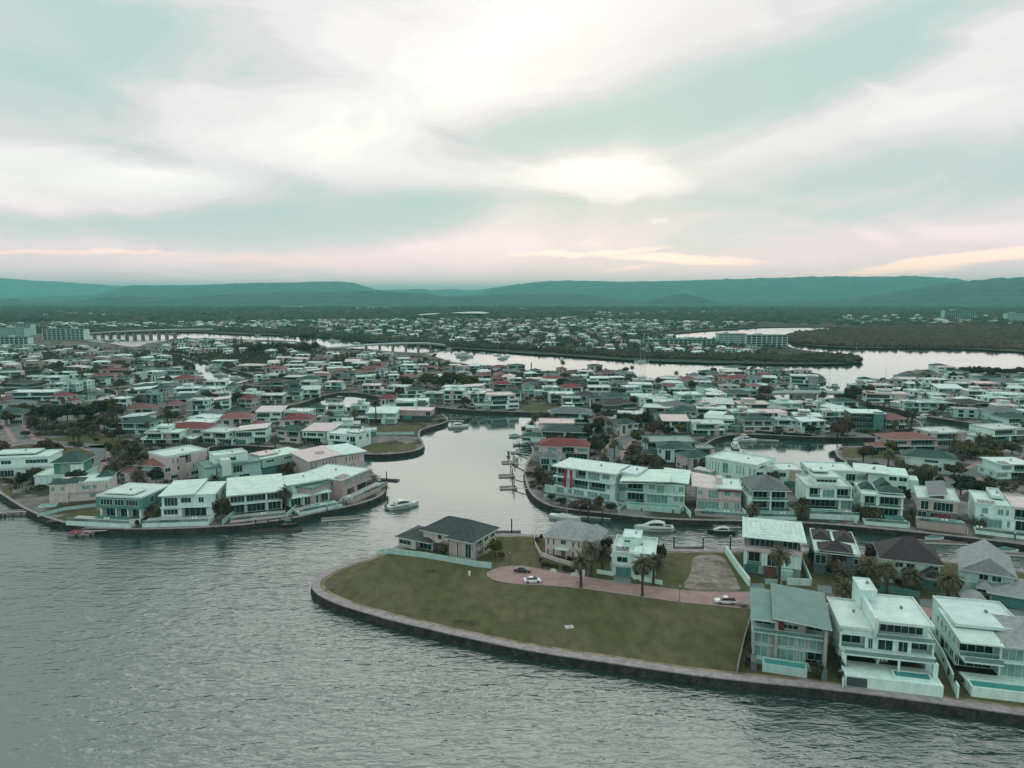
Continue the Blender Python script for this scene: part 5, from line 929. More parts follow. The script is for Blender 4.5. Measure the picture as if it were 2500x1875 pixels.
run('garden_wall', 'grey wall bounding the left shore lawn', [(92,1262),(160,1246),(244,1236)], 1.2, 'paint', col=C['mint'], pan=3, cat='wall')
run('garden_wall', 'pale street wall in the middle of the left peninsula', [(395,1202),(500,1198),(640,1190)], 1.4, 'paint', col=C['cream'], pan=4, cat='wall')
for i, (u, v, k) in enumerate(((1512,1254,.075),(1686,1264,.075),(1826,1266,.07),(1948,1268,.07),(2092,1278,.07),(2220,1290,.07),(2362,1304,.07))): run('side_wall', 'white dividing wall running back from the narrow canal, %s from left' % ordw(i + 1), [(u, v), (u + (1250 - u) * k * .5, v + (723 - v) * k * .5), (u + (1250 - u) * k, v + (723 - v) * k)], 1.9, 'paint', col=WC, pan=5, t_=.22, cat='wall', posts=False)
for i, (u, v, k) in enumerate(((240,1282,.06),(372,1286,.06),(543,1281,.06),(700,1264,.06),(822,1242,.05))): run('side_wall', 'pale dividing wall between left quay gardens, %s from left' % ordw(i + 1), [(u, v), (u + (1250 - u) * k, v + (723 - v) * k)], 1.7, 'paint', col=C['mint'], pan=5, t_=.2, cat='wall', posts=False)
def hedge(label, a, b_, h, w, m='leaf_dark'):
    A, B = P(*a), P(*b_); L = (B - A).length; n = int(L * h * 40) + 60; r = PR; mb = MB()
    for _ in range(n):
        f = r.choice('tfs'); x = r.uniform(0, L); z = r.uniform(.05, h); y = r.uniform(0, w)
        if f == 't': z, nn = h + r.uniform(-.08, .05), Vector((0, 0, 1))
        elif f == 'f': y, nn = r.uniform(-.06, .06), Vector((0, -1, 0))
        else: y, nn = w + r.uniform(-.06, .06), Vector((0, 1, 0))
        leaf(mb, Vector((x, y, z)), nn + rv(r) * .4, .22, m, r)
    mb.box(.1, L - .1, .1, w - .1, 0, h - .12, m); o = mb.build('hedge', None, A, math.atan2(B.y - A.y, B.x - A.x)); tag(o, label, 'hedge', 'clipped hedges')
hedge('long clipped hedge on the road median', (1925,1463), (2088,1476), 1.0, 1.2); hedge('clipped hedge left of the cream house gate', (1322,1380), (1360,1390), .9, .9); hedge('clipped hedge right of the cream house gate', (1372,1391), (1400,1398), .9, .9); hedge('hedge under the cream house windows', (1335,1362), (1368,1366), .8, .7); hedge('second hedge under the cream house windows, right of the door', (1384,1367), (1418,1372), .8, .7)
hedge('hedge along the lagoon bank below the green-roofed house', (1845,1057), (1905,1062), 1.2, 1); hedge('hedge along the lagoon bank below the white house', (1912,1062), (1980,1066), 1.2, 1); hedge('hedge on the curved terrace of the pink house', (2190,1056), (2236,1050), 1.0, 1)

# ------------------------------------------------------------------ cars, lamps, small things on the near point
mat('car_dark', (.015, .018, .02), rough=.2, var=.05, spec=.6); mat('car_white', (.66, .78, .74), rough=.25, var=.03, spec=.5); mat('car_glass', (.01, .02, .02), rough=.05, var=.1, spec=.7); mat('rim', (.3, .31, .31), rough=.35, var=.1, metal=.6); mat('lamp_red', (.25, .02, .02), rough=.3, var=0); mat('lamp_clear', (.6, .62, .6), rough=.1, var=0)
def wheel(parent, x, y, r=.34, w=.22):
    o = MB().tube((x, y - w / 2, r), (x, y + w / 2, r), r, r, 14, 'rubber').build('wheel', parent); MB().tube((x, y - w / 2 - .012, r), (x, y + w / 2 + .012, r), r * .6, r * .6, 10, 'rim').build('rim', o)
def car(label, u, v, rz, m, kind='sedan', group='parked cars'):
    p = P(u, v); p.z = .014; e = empty('parked_car', p, rz); tag(e, label, 'car', group); L, Wd = (4.7, 1.82) if kind == 'sedan' else (5.2, 1.9)
    def ring(x, w, z0, z1, tuck=.12): return [(x, -w / 2, z0), (x, w / 2, z0), (x, w / 2, z0 + (z1 - z0) * .55), (x, w / 2 - tuck, z1), (x, -w / 2 + tuck, z1), (x, -w / 2, z0 + (z1 - z0) * .55)]
    if kind == 'sedan':
        MB().loft([ring(-L / 2, Wd * .80, .42, .86), ring(-L / 2 + .25, Wd * .96, .24, .98), ring(-1.2, Wd, .2, 1.0), ring(.7, Wd, .2, .98), ring(1.5, Wd * .98, .2, .86), ring(L / 2 - .2, Wd * .92, .24, .72), ring(L / 2, Wd * .72, .38, .6)], m).build('body', e, smooth=False)
        cb = MB().loft([ring(-1.75, Wd * .86, .9, 1.02, .05), ring(-1.0, Wd * .84, .9, 1.42, .18), ring(.1, Wd * .84, .9, 1.45, .18), ring(1.25, Wd * .86, .86, .93, .05)], 'car_glass').build('cabin_glass', e); MB().loft([[(-1.05, -.58, 1.40), (-1.05, .58, 1.40), (-1.05, .56, 1.455), (-1.05, -.56, 1.455)], [(.2, -.60, 1.42), (.2, .60, 1.42), (.2, .58, 1.475), (.2, -.58, 1.475)]], m).build('roof', e)
    else:
        MB().loft([ring(-L / 2, Wd * .94, .5, 1.05, .04), ring(-.35, Wd, .35, 1.05, .04), ring(.8, Wd, .35, 1.06), ring(2.0, Wd * .97, .35, .98), ring(L / 2, Wd * .8, .45, .85)], m).build('body', e)
        MB().box(-L / 2 + .12, -.5, -Wd / 2 + .1, Wd / 2 - .1, 1.04, 1.12, 'rubber').build('tray', e); MB().loft([ring(-.5, Wd * .9, 1.0, 1.68, .16), ring(.55, Wd * .9, 1.0, 1.72, .16), ring(1.35, Wd * .9, .98, 1.06, .05)], 'car_glass').build('cabin_glass', e); MB().box(-.5, .5, -.68, .68, 1.69, 1.76, m).build('roof', e)
    for x in (-L * .29, L * .30):
        for y in (-Wd / 2 + .08, Wd / 2 - .08): wheel(e, x, y)
    for y in (-.62, .62): MB().box(L / 2 - .16, L / 2 - .02, y - .16, y + .16, .56, .68, 'lamp_clear').build('headlight', e); MB().box(-L / 2 - .01, -L / 2 + .1, y - .16, y + .16, .7, .84, 'lamp_red').build('tail_light', e)
    return e
car('black car parked on the pink turning circle', 1276, 1396, R(-8), 'car_dark'); car('white hatch car parked on the pink turning circle', 1300, 1421, R(4), 'car_white'); car('white pickup truck parked at the edge of the big lawn', 1771, 1473, R(172), 'car_white', 'ute')
p = P(1816, 1480); e = empty('box_trailer', (p.x, p.y, .014), R(172)); tag(e, 'small grey box trailer behind the white pickup', 'trailer'); MB().box(-1.1, 1.1, -.8, .8, .45, 1.0, 'concrete').build('tub', e); MB().tube((1.1, 0, .5), (2.3, 0, .5), .05, .05, 5, 'dark_frame').build('drawbar', e); wheel(e, 0, -.85, .3, .18); wheel(e, 0, .85, .3, .18)
for lb, u, v, a, m in (('dark car driving on the bending street', 1492, 1092, 96, 'car_dark'), ('white car parked beside the bending street', 1523, 1096, 96, 'car_white'), ('pale car parked lower on the bending street', 1484, 1121, 100, 'car_white'), ('white car on the curving road at right', 2420, 1141, 50, 'car_white'), ('dark car on the street by the left park', 68, 1044, 120, 'car_dark'), ('white van parked on the canal bank behind the crimson roof', 432, 1033, 10, 'car_white'), ('dark car in the carport of the three-storey villa', 2105, 1478, 30, 'car_dark')): car(lb, u, v, R(a), m, group='distant cars')
def lamp(label, u, v, vt):
    p = P(u, v); H = HT(u, v, vt); e = empty('street_lamp', p); MB().tube((0, 0, 0), (0, 0, H - .5), .07, .05, 8, 'dark_frame').build('pole', e); MB().loft([[(math.cos(a) * r, math.sin(a) * r, z) for a in [k * 1.0472 for k in range(6)]] for r, z in ((.06, H - .5), (.2, H - .12), (.2, H - .05), (.03, H + .12))], 'pale_paving').build('lantern', e); MB().tube((0, 0, 0), (0, 0, .5), .12, .1, 8, 'dark_frame').build('base', e); tag(e, label, 'street lamp', 'street lamps')
lamp('black lantern post at the lawn edge of the pink road', 1659, 1468, 1430); lamp('black lantern post by the turning circle', 1245, 1380, 1348); lamp('lantern post at the left street junction', 202, 1126, 1096); lamp('short dark post on the road verge by the date palms', 1409, 1424, 1415)
p = P(1390, 1531); e = MB().box(-1.0, 1.0, -.75, .75, 0, .12, 'pale_paving').box(-.35, .35, -.3, .3, .12, .16, 'concrete').build('pit_cover', None, p, R(12)); tag(e, 'white concrete pit cover lying on the big lawn', 'pit cover'); p = P(1146, 1405); e = MB().box(-.3, .3, -.25, .25, 0, 1.1, 'trim').box(-.34, .34, -.29, .29, 1.1, 1.18, 'trim').build('service_box', None, p); tag(e, 'small white service box standing on the lawn', 'utility box')
for u, v, lb in ((1052, 1395, 'wispy tuft of tall weeds in the lawn left of the white box'), (1122, 1520, 'patch of tall weeds near the lawn sea wall'), (1150, 1524, 'second patch of tall weeds near the lawn sea wall')):
    p = P(u, v); mb = MB()
    for _ in range(90): q = Vector((PR.gauss(0, 1.0), PR.gauss(0, .7), 0)); mb.poly([q, q + Vector((.08, 0, 0)), q + Vector((PR.gauss(0, .15), PR.gauss(0, .15), PR.uniform(.3, .8)))], [(0, 1, 2)], 'leaf_grey')
    tag(mb.build('weed_clump', None, p), lb, 'weeds', kind='stuff')
def terrace_set(label, u, v, z, n=4, col='boat_white'):
    """outdoor table with chairs"""
    p = P(u, v, z); e = empty('garden_table', p, .1); MB().box(-1.1, 1.1, -.5, .5, .7, .76, col).build('table_top', e)
    for x in (-.95, .95):
        for y in (-.4, .4): MB().box(x - .04, x + .04, y - .04, y + .04, 0, .7, col).build('leg', e)
    tag(e, label, 'table')
    for i in range(n):
        x, s_ = -.8 + 1.6 * (i // 2) / max(1, (n // 2 - 1)), 1 if i % 2 else -1; c_ = empty('garden_chair', (p.x + x, p.y + s_ * .85, z), 0 if s_ < 0 else math.pi); tag(c_, 'white chair drawn up to the table on ' + label.split(' on ')[-1], 'chair', 'chairs on ' + label.split(' on ')[-1]); MB().box(-.22, .22, -.22, .22, .42, .47, col).build('seat', c_); MB().box(-.22, .22, -.22, -.17, .47, .9, col).build('backrest', c_)
        for xx in (-.2, .2):
            for yy in (-.2, .2): MB().box(xx - .02, xx + .02, yy - .02, yy + .02, 0, .42, col).build('leg', c_)
terrace_set('white outdoor dining table on the three-storey house terrace', 2148, 1612, 2.62, 6); terrace_set('white table on the balcony of the right-edge villa', 2400, 1568, 4.86, 4)

# ------------------------------------------------------------------ jetties, pontoons, piles
BOATN = []
def wpos(u, v): return P(u, v, WATER_Z)
PILES = {}
def pile(u, v, h=3.6, label='dark mooring pile', place='', cap=True, parent=None, top=None):
    p = wpos(u, v); 
    key = round(h, 1)
    if key not in PILES: PILES[key] = (MB().tube((0, 0, -1), (0, 0, h), .22, .2, 8, 'pile').mesh('shaft'), MB().tube((0, 0, h), (0, 0, h + .28), .25, .05, 8, 'boat_white').mesh('cap'))
    e = empty('mooring_pile', p); new_ob('shaft', PILES[key][0], e); new_ob('cap', PILES[key][1], e); BOATN.append((e, u, label, place, 'pile', 'mooring piles'))
def pontoon(u, v, L, Wd, rz, place, m='timber', label='floating pontoon', gang=None, deckz=.45):
    p = wpos(u, v); e = empty('pontoon', p, rz); n = max(4, int(L / .6)); k = L / n; pl_ = MB().box(0, k - .05, -Wd / 2, Wd / 2, deckz - .08, deckz, m).mesh('plank')
    MB().box(-L / 2, L / 2, -Wd / 2 + .08, Wd / 2 - .08, -.15, deckz - .085, 'concrete').build('float', e)
    if p.y < 330:
        for i in range(n): new_ob('plank', pl_, e, (-L / 2 + i * k, 0, 0))
    else: MB().box(-L / 2, L / 2, -Wd / 2, Wd / 2, deckz - .08, deckz, m).build('deck', e)
    for s_ in (-1, 1): MB().box(-L / 2 - .02, L / 2 + .02, s_ * Wd / 2 - .06, s_ * Wd / 2 + .06, deckz - .25, deckz + .06, 'boat_white' if m == 'timber' else m).build('edge', e)
    if gang:
        q = P(*gang); M_ = e.matrix_basis.inverted() @ Vector((q.x, q.y, 0)) if False else Matrix.Rotation(-rz, 4, 'Z') @ (Vector((q.x, q.y, .1)) - p)
        d = M_.copy(); d.z = 0; ln = d.length; a = math.atan2(d.y, d.x); g_ = MB(); T_ = Matrix.Rotation(a, 4, 'Z'); g_.poly([T_ @ Vector(c_) for c_ in ((0, -.5, deckz), (ln, -.5, 1.45), (ln, .5, 1.45), (0, .5, deckz), (0, -.5, deckz - .12), (ln, -.5, 1.33), (ln, .5, 1.33), (0, .5, deckz - .12))], [(0, 1, 2, 3), (7, 6, 5, 4), (0, 4, 5, 1), (2, 6, 7, 3)], 'pale_paving')
        gg = g_.build('gangway', e); hr = MB()
        for s_ in (-.5, .5): hr.tube(T_ @ Vector((0, s_, deckz + 1)), T_ @ Vector((ln, s_, 2.45)), .04, .04, 4, 'boat_white')
        hr.build('handrail', gg)
    BOATN.append((e, u, label, place, 'pontoon', 'pontoons')); return e
# ------------------------------------------------------------------ boats
mat('hull_dark', (.02, .035, .035), rough=.3, var=.1, spec=.5); mat('canvas_teal', (.07, .20, .18), rough=.8, var=.1); mat('alloy', (.45, .5, .49), rough=.35, var=.05, metal=.5)
def hull(L, B, D, m, keel=.35, bow=1.0, stern=.82):
    """lofted hull, bow towards +x, deck at height D"""
    rings = []
    for i in range(9):
        t_ = i / 8; x = -L / 2 + L * t_; w = B / 2 * (stern + (1 - stern) * min(1, t_ * 3)) * (1 - max(0, (t_ - .45) / .55) ** 2.2) + .02; zt = D * (1 + .30 * bow * max(0, t_ - .4) ** 1.5); zk = -keel * (1 - max(0, (t_ - .7) / .3) ** 2) + (.3 * D if t_ == 1 else 0); x2 = x + (.0 if t_ < 1 else 0)
        rings.append([(x2, -w * .25, zk), (x2, -w * .86, zk * .2 + .1), (x2, -w, zt * .55), (x2, -w * 1.03, zt), (x2, w * 1.03, zt), (x2, w, zt * .55), (x2, w * .86, zk * .2 + .1), (x2, w * .25, zk)])
    return MB().loft(rings, m)
def blockl(rings, m): return MB().loft(rings, m)
def rect(x, w, z0, z1, k=.85): return [(x, -w / 2, z0), (x, w / 2, z0), (x, w / 2 * k, z1), (x, -w / 2 * k, z1)]
def cruiser_proto(L=13, m='boat_white', fly=False, dark=False):
    e = empty('motor_cruiser', (0, 0, 0)); B = L * .30; D = L * .11; hull(L, B, D, 'hull_dark' if dark else m).build('hull', e); MB().loft([[(-L * .40, -B * .5, D * .52), (-L * .40, B * .5, D * .52), (-L * .4, B * .51, D * .66), (-L * .4, -B * .51, D * .66)], [(L * .12, -B * .505, D * .55), (L * .12, B * .505, D * .55), (L * .12, B * .52, D * .72), (L * .12, -B * .52, D * .72)]], 'hull_dark').build('stripe', e)
    c_ = blockl([rect(-L * .28, B * .78, D * .98, D * 1.0 + L * .10), rect(L * .02, B * .78, D * .98, D + L * .115), rect(L * .12, B * .7, D, D + L * .085), rect(L * .28, B * .45, D * 1.05, D * 1.10 + .05)], m).build('cabin', e)
    blockl([rect(-L * .22, B * .80, D + L * .045, D + L * .09, .93), rect(L * .0, B * .79, D + L * .045, D + L * .10, .92), rect(L * .135, B * .66, D + L * .03, D + L * .078, .9)], 'car_glass').build('windscreen', c_); MB().box(-L * .44, -L * .29, -B * .32, B * .32, D * .9, D * 1.02, 'timber').build('cockpit', e); MB().box(-L * .56, -L * .49, -B * .38, B * .38, D * .2, D * .3, 'timber').build('swim_platform', e)
    if fly: blockl([rect(-L * .32, B * .7, D + L * .115, D + L * .15), rect(L * .03, B * .6, D + L * .118, D + L * .145)], m).build('flybridge', e); MB().box(-L * .26, -L * .06, -B * .32, B * .32, D + L * .21, D + L * .222, m).build('hardtop', e); MB().tube((-L * .22, 0, D + L * .22), (-L * .24, 0, D + L * .3), .05, .03, 5, 'alloy').build('radar_mast', e)
    else: MB().loft([rect(-L * .20, B * .76, D + L * .11, D + L * .125, .8), rect(-L * .02, B * .72, D + L * .12, D + L * .135, .8)], m).build('hardtop', e)
    rl = MB()
    for s_ in (-1, 1):
        for i in range(6): x = L * (.12 + .06 * i); w = B * .5 * (1 - max(0, ((x / L + .5) - .45) / .55) ** 2.2); rl.tube((x, s_ * w, D * 1.05), (x, s_ * w, D * 1.2 + .5), .025, .025, 4, 'alloy', cap=False)
    rl.build('bow_rail', e); return e
def runabout_proto(m='boat_white', cover=False, dark=False):
    e = empty('runabout', (0, 0, 0)); L, B, D = 6.2, 2.2, .8; hull(L, B, D, 'hull_dark' if dark else m, .2).build('hull', e)
    if cover: blockl([rect(-2.6, 1.9, D * .95, D + .15, .6), rect(0, 2.0, D * .95, D + .75, .3), rect(2.3, .9, D * 1.1, D * 1.3, .5)], 'canvas_teal').build('boat_cover', e)
    else: MB().box(-2.4, .6, -.75, .75, D * .8, D * 1.02, 'timber').build('cockpit', e); blockl([rect(.3, 1.5, D, D + .62, .8), rect(.9, 1.2, D, D + .1, .8)], 'car_glass').build('windscreen', e); MB().box(-1.6, .4, -.8, .8, D + 1.25, D + 1.32, 'canvas_teal').build('bimini', e); [MB().tube((x, y, D), (x, y, D + 1.25), .03, .03, 4, 'alloy').build('bimini_post', e) for x in (-1.5, .3) for y in (-.75, .75)]
    MB().box(-L / 2 - .35, -L / 2, -.22, .22, .1, 1.25, 'hull_dark').build('outboard', e); return e
def yacht_proto(L=11, mh=14):
    e = empty('sailing_boat', (0, 0, 0)); B = L * .28; D = L * .095; hull(L, B, D, 'boat_white', .5, .6, .6).build('hull', e); blockl([rect(-L * .15, B * .6, D, D + .5), rect(L * .2, B * .35, D * 1.08, D + .35)], 'boat_white').build('cabin', e); MB().tube((L * .05, 0, D), (L * .05, 0, D + mh), .11, .06, 6, 'alloy').build('mast', e); MB().tube((L * .04, 0, D + 1.5), (-L * .36, 0, D + 1.4), .14, .12, 6, 'canvas_teal').build('boom', e)
    st = MB(); top = (L * .05, 0, D + mh)
    for q in ((L * .5, 0, D * 1.2), (-L * .48, 0, D), (L * .02, B * .5, D), (L * .02, -B * .5, D)): st.tube(q, top, .025, .025, 3, 'alloy', cap=False)
    st.build('rigging', e); return e
PB = {'c': cruiser_proto(), 'f': cruiser_proto(15, fly=True), 'k': cruiser_proto(9, dark=True), 'r': runabout_proto(), 'o': runabout_proto(cover=True), 'd': runabout_proto(dark=True), 's': yacht_proto()}
USED = set(); WORD = {'c': 'white motor cruiser', 'f': 'white flybridge cruiser', 'k': 'dark-hulled cruiser', 'r': 'white runabout', 'o': 'covered runabout', 'd': 'dark runabout', 's': 'sailing boat with bare mast'}
def boat(k, u, v, hd, place, s=1.0, dz=0.0, words=None):
    """boat floating at water pixel u, v with its bow at compass angle hd from +x"""
    p = wpos(u, v); p.z += dz; e = PB[k] if k not in USED else copy_tree(PB[k]); USED.add(k); e.location = p; e.rotation_euler = (0, 0, R(hd)); e.scale = (s, s, s); BOATN.append((e, u, words or WORD[k], place, 'boat', 'boats')); return e
def anon(place): return place
boat('c', 985, 1238, 32, 'off the tip of the left peninsula', .95); boat('r', 942, 1240, 100, 'beside the cruiser off the left peninsula', words='small tender', s=.7); pile(946, 1226, 2.6, place='beside the cruiser off the left peninsula')
boat('c', 1120, 1044, 20, 'off the middle point', .95); pile(1105, 1026, 4, place='off the middle point'); pile(1116, 1030, 4, place='off the middle point'); pontoon(1110, 1028, 12, 2, R(-8), 'off the middle point')
boat('f', 1376, 1011, 188, 'at the head of the inlet', 1.5, words='big white motor yacht'); boat('c', 1596, 1294, 176, 'in the narrow canal behind the cube house', 1.0); pile(1566, 1262, 3.4, place='in the narrow canal'); pile(1643, 1266, 3.4, place='in the narrow canal')
boat('k', 1760, 1301, 175, 'in the narrow canal beside the canopy-roofed house', 1.0); pontoon(1775, 1288, 9, 2.2, R(2), 'in the narrow canal beside the dark cruiser')
sb = copy_tree(PB['s']); sp_ = wpos(1380, 1268); sb.location = sp_; hh = 1.0; sb.rotation_euler = (0, 0, R(-25)); sb.scale = (1.05, 1.05, 1.25); BOATN.append((sb, 1380, 'tall-masted sailing boat', 'moored below the red-bannered apartment house', 'boat', 'boats')); pontoon(1430, 1262, 18, 2.4, R(-12), 'below the red-bannered apartment house'); [pile(u, v, 4.2, place='by the pontoon below the apartment house') for u, v in ((1416, 1262), (1436, 1266), (1470, 1268))]
boat('c', 1794, 1092, 80, 'at the left end of the lagoon', .95); boat('f', 1823, 1078, 10, 'at the left end of the lagoon', .8); sy = boat('s', 1800, 1075, 60, 'at the left end of the lagoon')
boat('o', 2063, 1072, 5, 'on the pontoon below the dark house across the lagoon', dz=.5); pontoon(2063, 1073, 15, 3, 0, 'below the dark house across the lagoon'); pontoon(1875, 1076, 11, 2, R(-12), 'below the green-roofed house on the lagoon'); pontoon(1963, 1070, 12, 2.4, 0, 'below the white houses on the lagoon'); [pile(u, v, 3.4, place='along the lagoon bank') for u, v in ((1845,1064),(1892,1070),(1945,1066),(1980,1068),(2043,1072),(2086,1074))]
pontoon(2200, 1068, 22, 2, R(10), 'at the lagoon mouth'); boat('d', 2170, 1071, 4, 'at the lagoon mouth', .9); pile(2257, 1068, 4, place='at the lagoon mouth')
boat('o', 2280, 1321, 0, 'on the pontoon before the dark stone house', dz=.5); pontoon(2300, 1326, 15, 3.2, R(-6), 'before the dark stone house'); pile(2260, 1300, 4.0, place='along the narrow canal at right', ); pile(2352, 1312, 4.0, place='along the narrow canal at right')
boat('o', 2455, 1349, -4, 'in the narrow canal at the right edge', 1.2); pontoon(2480, 1356, 12, 2.6, R(-8), 'at the right edge of the narrow canal'); pile(2476, 1332, 4, place='along the narrow canal at right')
for u, v in ((1982,1277),(2062,1277),(2108,1285),(2150,1290)): pile(u, v, 4.0, place='along the narrow canal at right')
boat('r', 2036, 1287, 10, 'by the far wall of the narrow canal'); pontoon(2120, 1296, 8, 2.2, R(-5), 'by the far wall of the narrow canal')
pontoon(676, 1296, 17, 4.2, R(10), 'off the third left quay house', m='pile', label='dark floating barge pontoon'); boat('d', 708, 1288, 10, 'on the dark barge pontoon', dz=.5); [pile(u, v, 3.6, place='off the third left quay house') for u, v in ((625,1293),(655,1291),(684,1288),(712,1283))]
pontoon(831, 1268, 13, 3, R(12), 'off the fourth left quay house', label='white-edged pontoon'); pile(799, 1262, 4.2, place='off the fourth left quay house'); pile(846, 1248, 4.2, place='off the fourth left quay house')
mat('red_deck', (.26, .085, .095), rough=.8, var=.15)
pontoon(203, 1304, 8, 3.4, R(6), 'off the left quay', m='red_deck', label='red timber landing stage', gang=(262, 1291), deckz=1.0); [pile(u, v, 1.0, label='short dark pile', place='under the red landing stage') for u, v in ((186,1309),(203,1311),(221,1308))]
pontoon(20, 1256, 22, 2.2, R(6), 'at the left edge', label='timber jetty', deckz=1.3); [pile(u, v, 1.2, label='short dark pile', place='under the timber jetty at left') for u, v in ((2,1262),(12,1262),(32,1260),(52,1257))]
pontoon(930, 1172, 16, 2.6, R(-12), 'off the tip of the left peninsula', label='dark slim pontoon', m='pile', gang=(905,1160)); pile(944, 1176, 4.4, place='at the dark slim pontoon')
for i, (u, v, gx, gv) in enumerate(((1237,1163,1281,1160),(1241,1192,1290,1190),(1243,1130,1283,1134),(1258,1106,1298,1108),(1270,1086,1291,1084),(1266,1066,1294,1062))): pontoon(u, v, 7, 4.5 if i < 3 else 3, R(4), 'off the rounded shore of the inlet', gang=(gx, gv)); pile(u + 14, v + 2, 3.8, place='off the rounded shore of the inlet'); pile(u + 10, v - 8, 3.8, place='off the rounded shore of the inlet')
for k, u, v, a in (('o',1256,1066,10),('r',1266,1087,15),('o',1274,1103,5),('r',1241,1112,95),('r',1262,1129,90),('d',1288,1103,10),('k',1290,1046,12)): boat(k, u, v, a, 'off the rounded shore of the inlet', .9, .3)
pontoon(1684, 1343, 9, 2.4, 0, 'behind the gravel lot', m='pile', label='dark pontoon'); [pile(u, v, 4.2, place='behind the gravel lot') for u, v in ((1645,1342),(1716,1343),(1783,1340))]
pontoon(1220, 1302, 14, 2.4, 0, 'behind the dark-roofed house', m='pile', label='dark pontoon'); pile(1249, 1302, 5, place='behind the dark-roofed house')
pontoon(740, 1102, 14, 2.4, R(-4), 'in the side canal left of the middle point'); boat('r', 752, 1102, 30, 'in the side canal left of the middle point'); boat('d', 528, 1100, 0, 'at the end of the side canal'); [pile(u, v, 4, place='in the side canal') for u, v in ((539,1098),(545,1097),(630,1098),(736,1100),(838,1107))]
for u in range(1085, 1290, 34): pile(u, 1003 + (u - 1085) * .03, 3.2, place='along the far quay of the inlet')
for u, v, L in ((1130,1004,16),(1230,1008,20),(1310,1009,20)): pontoon(u, v, L, 2, 0, 'along the far quay of the inlet')
boat('r', 1165, 1007, 5, 'along the far quay of the inlet'); boat('k', 830, 972, 8, 'in the hidden canal behind the middle point', .8); pontoon(815, 975, 14, 2, R(-8), 'in the hidden canal behind the middle point')
for k, u, v, a in (('c',2262,1022,10),('k',2300,1024,-10),('r',2318,1026,-10)): boat(k, u, v, a, 'in the channel right of the pink house')
for i in range(11): boat(PR.choice('ccfks'), 1902 + i * 13.5, 944 + PR.uniform(-3, 10), PR.choice((80, 95, 260, 20)), 'in the little marina above the low bridge', PR.uniform(.8, 1.1))
boat('f', 2130, 936, 100, 'at the riverside moorings', 1.3); [boat(PR.choice('ksc'), 2150 + i * 12, 934, 90, 'at the riverside moorings', 1) for i in range(4)]; boat('f', 2215, 968, 4, 'among the houses by the right channel', 1.3)
for i in range(9): boat(PR.choice('cks'), 225 + i * 9, 832 + PR.uniform(-3, 3), PR.uniform(0, 360), 'in the far left marina', 1)
for k, u, v, a, s in (('f',814,834,10,1.1),('r',826,832,0,1.3),('c',870,839,5,1),('s',1100,852,20,1.1),('r',1117,865,0,1.3),('f',1135,871,4,1.5),('r',1179,862,-20,1.2),('c',1228,876,30,1.1),('s',1236,871,30,1.1),('c',1371,879,90,1),('s',1562,884,5,1.2),('s',1573,884,5,1.2),('s',2089,868,10,1.2),('c',2018,862,5,.9),('s',630,819,10,1.1),('r',700,822,0,1.4),('c',420,817,0,1),('s',1215,868,0,1)): boat(k, u, v, a, 'on the river', s)
for k, u, v, a in (('c',505,902,120),('k',520,908,130),('f',521,900,20),('c',540,918,10),('r',535,929,0),('k',575,914,20),('c',580,926,10),('r',490,912,-20),('k',465,886,-30),('r',455,882,-30),('c',120,909,0),('r',200,968,5),('k',150,972,5),('c',235,956,4)): boat(k, u, v, a, 'in the canals of the left suburb')
for i in range(6): pontoon(205 + i * 6 if i < 3 else 480 + i * 20, (957 if i < 3 else 905 + i * 4), 10, 2, R(5), 'in the canals of the left suburb')
for k in list(PB):
    if k not in USED: 
        for c_ in list(PB[k].children): bpy.data.objects.remove(c_)
        bpy.data.objects.remove(PB[k])
if 's' not in USED: pass
g = {}
for e, u, w_, pl, c_, gr in BOATN: g.setdefault((w_, pl), []).append((u, e, c_, gr))
for (w_, pl), L in g.items():
    L.sort(key=lambda t: t[0])
    for i, (u, e, c_, gr) in enumerate(L): tag(e, ('%s %s' % (w_, pl)).strip() + ('' if len(L) == 1 else ', %s from left' % ordw(i + 1)), c_, gr)

# ------------------------------------------------------------------ bridges
def bridge(label, px, piers, deckz, w, base=0.0):
    pts = [P(u, v, WATER_Z) for u, v in px]; e = empty('road_bridge', pts[0]); o = pts[0]; n = len(pts); rr = []
    for i, p in enumerate(pts):
        t_ = pts[min(i + 1, n - 1)] - pts[max(0, i - 1)]; t_.z = 0; t_.normalize(); q = Vector((-t_.y, t_.x, 0)) * w / 2; z = deckz[i]; L, R_ = p - o + q, p - o - q; rr.append([(R_.x, R_.y, z - .9), (R_.x, R_.y, z + .5), (L.x, L.y, z + .5), (L.x, L.y, z - .9)])
    MB().loft(rr, 'concrete').build('deck', e)
    rl = MB()
    for s_ in (1, 2): rl.loft([[(r_[s_][0], r_[s_][1], r_[s_][2]), (r_[s_][0] + .15, r_[s_][1] + .15, r_[s_][2]), (r_[s_][0] + .15, r_[s_][1] + .15, r_[s_][2] + .9), (r_[s_][0], r_[s_][1], r_[s_][2] + .9)] for r_ in rr], 'trim')
    rl.build('parapet', e)
    us = [p[0] for p in px]
    for u in piers:
        v = np.interp(u, us, [p[1] for p in px]); z = float(np.interp(u, us, deckz)); p = P(u, float(v), WATER_Z) - o; MB().box(-1.2, 1.2, -w * .4, w * .4, -2, z - WATER_Z - .9, 'concrete').build('pier', e, (p.x, p.y, WATER_Z))
    e.location.z = 0; return tag(e, label, 'bridge', 'road bridges')
bridge('long low river bridge with square piers left of centre', [(798,856),(850,856),(894,855),(927,854),(959,853),(991,852),(1021,851),(1051,850),(1085,849)], [894,927,959,991,1021,1051], [1.5,3.4,5.0,6.0,6.3,6.2,5.8,5.0,2.0], 11)
bridge('distant pale bridge with many piers at far left', [(196,822),(250,822),(316,821),(396,819),(481,817),(520,816)], [231 + 19.6 * i for i in range(11)], [3,6,8,9,8.6,8], 13)
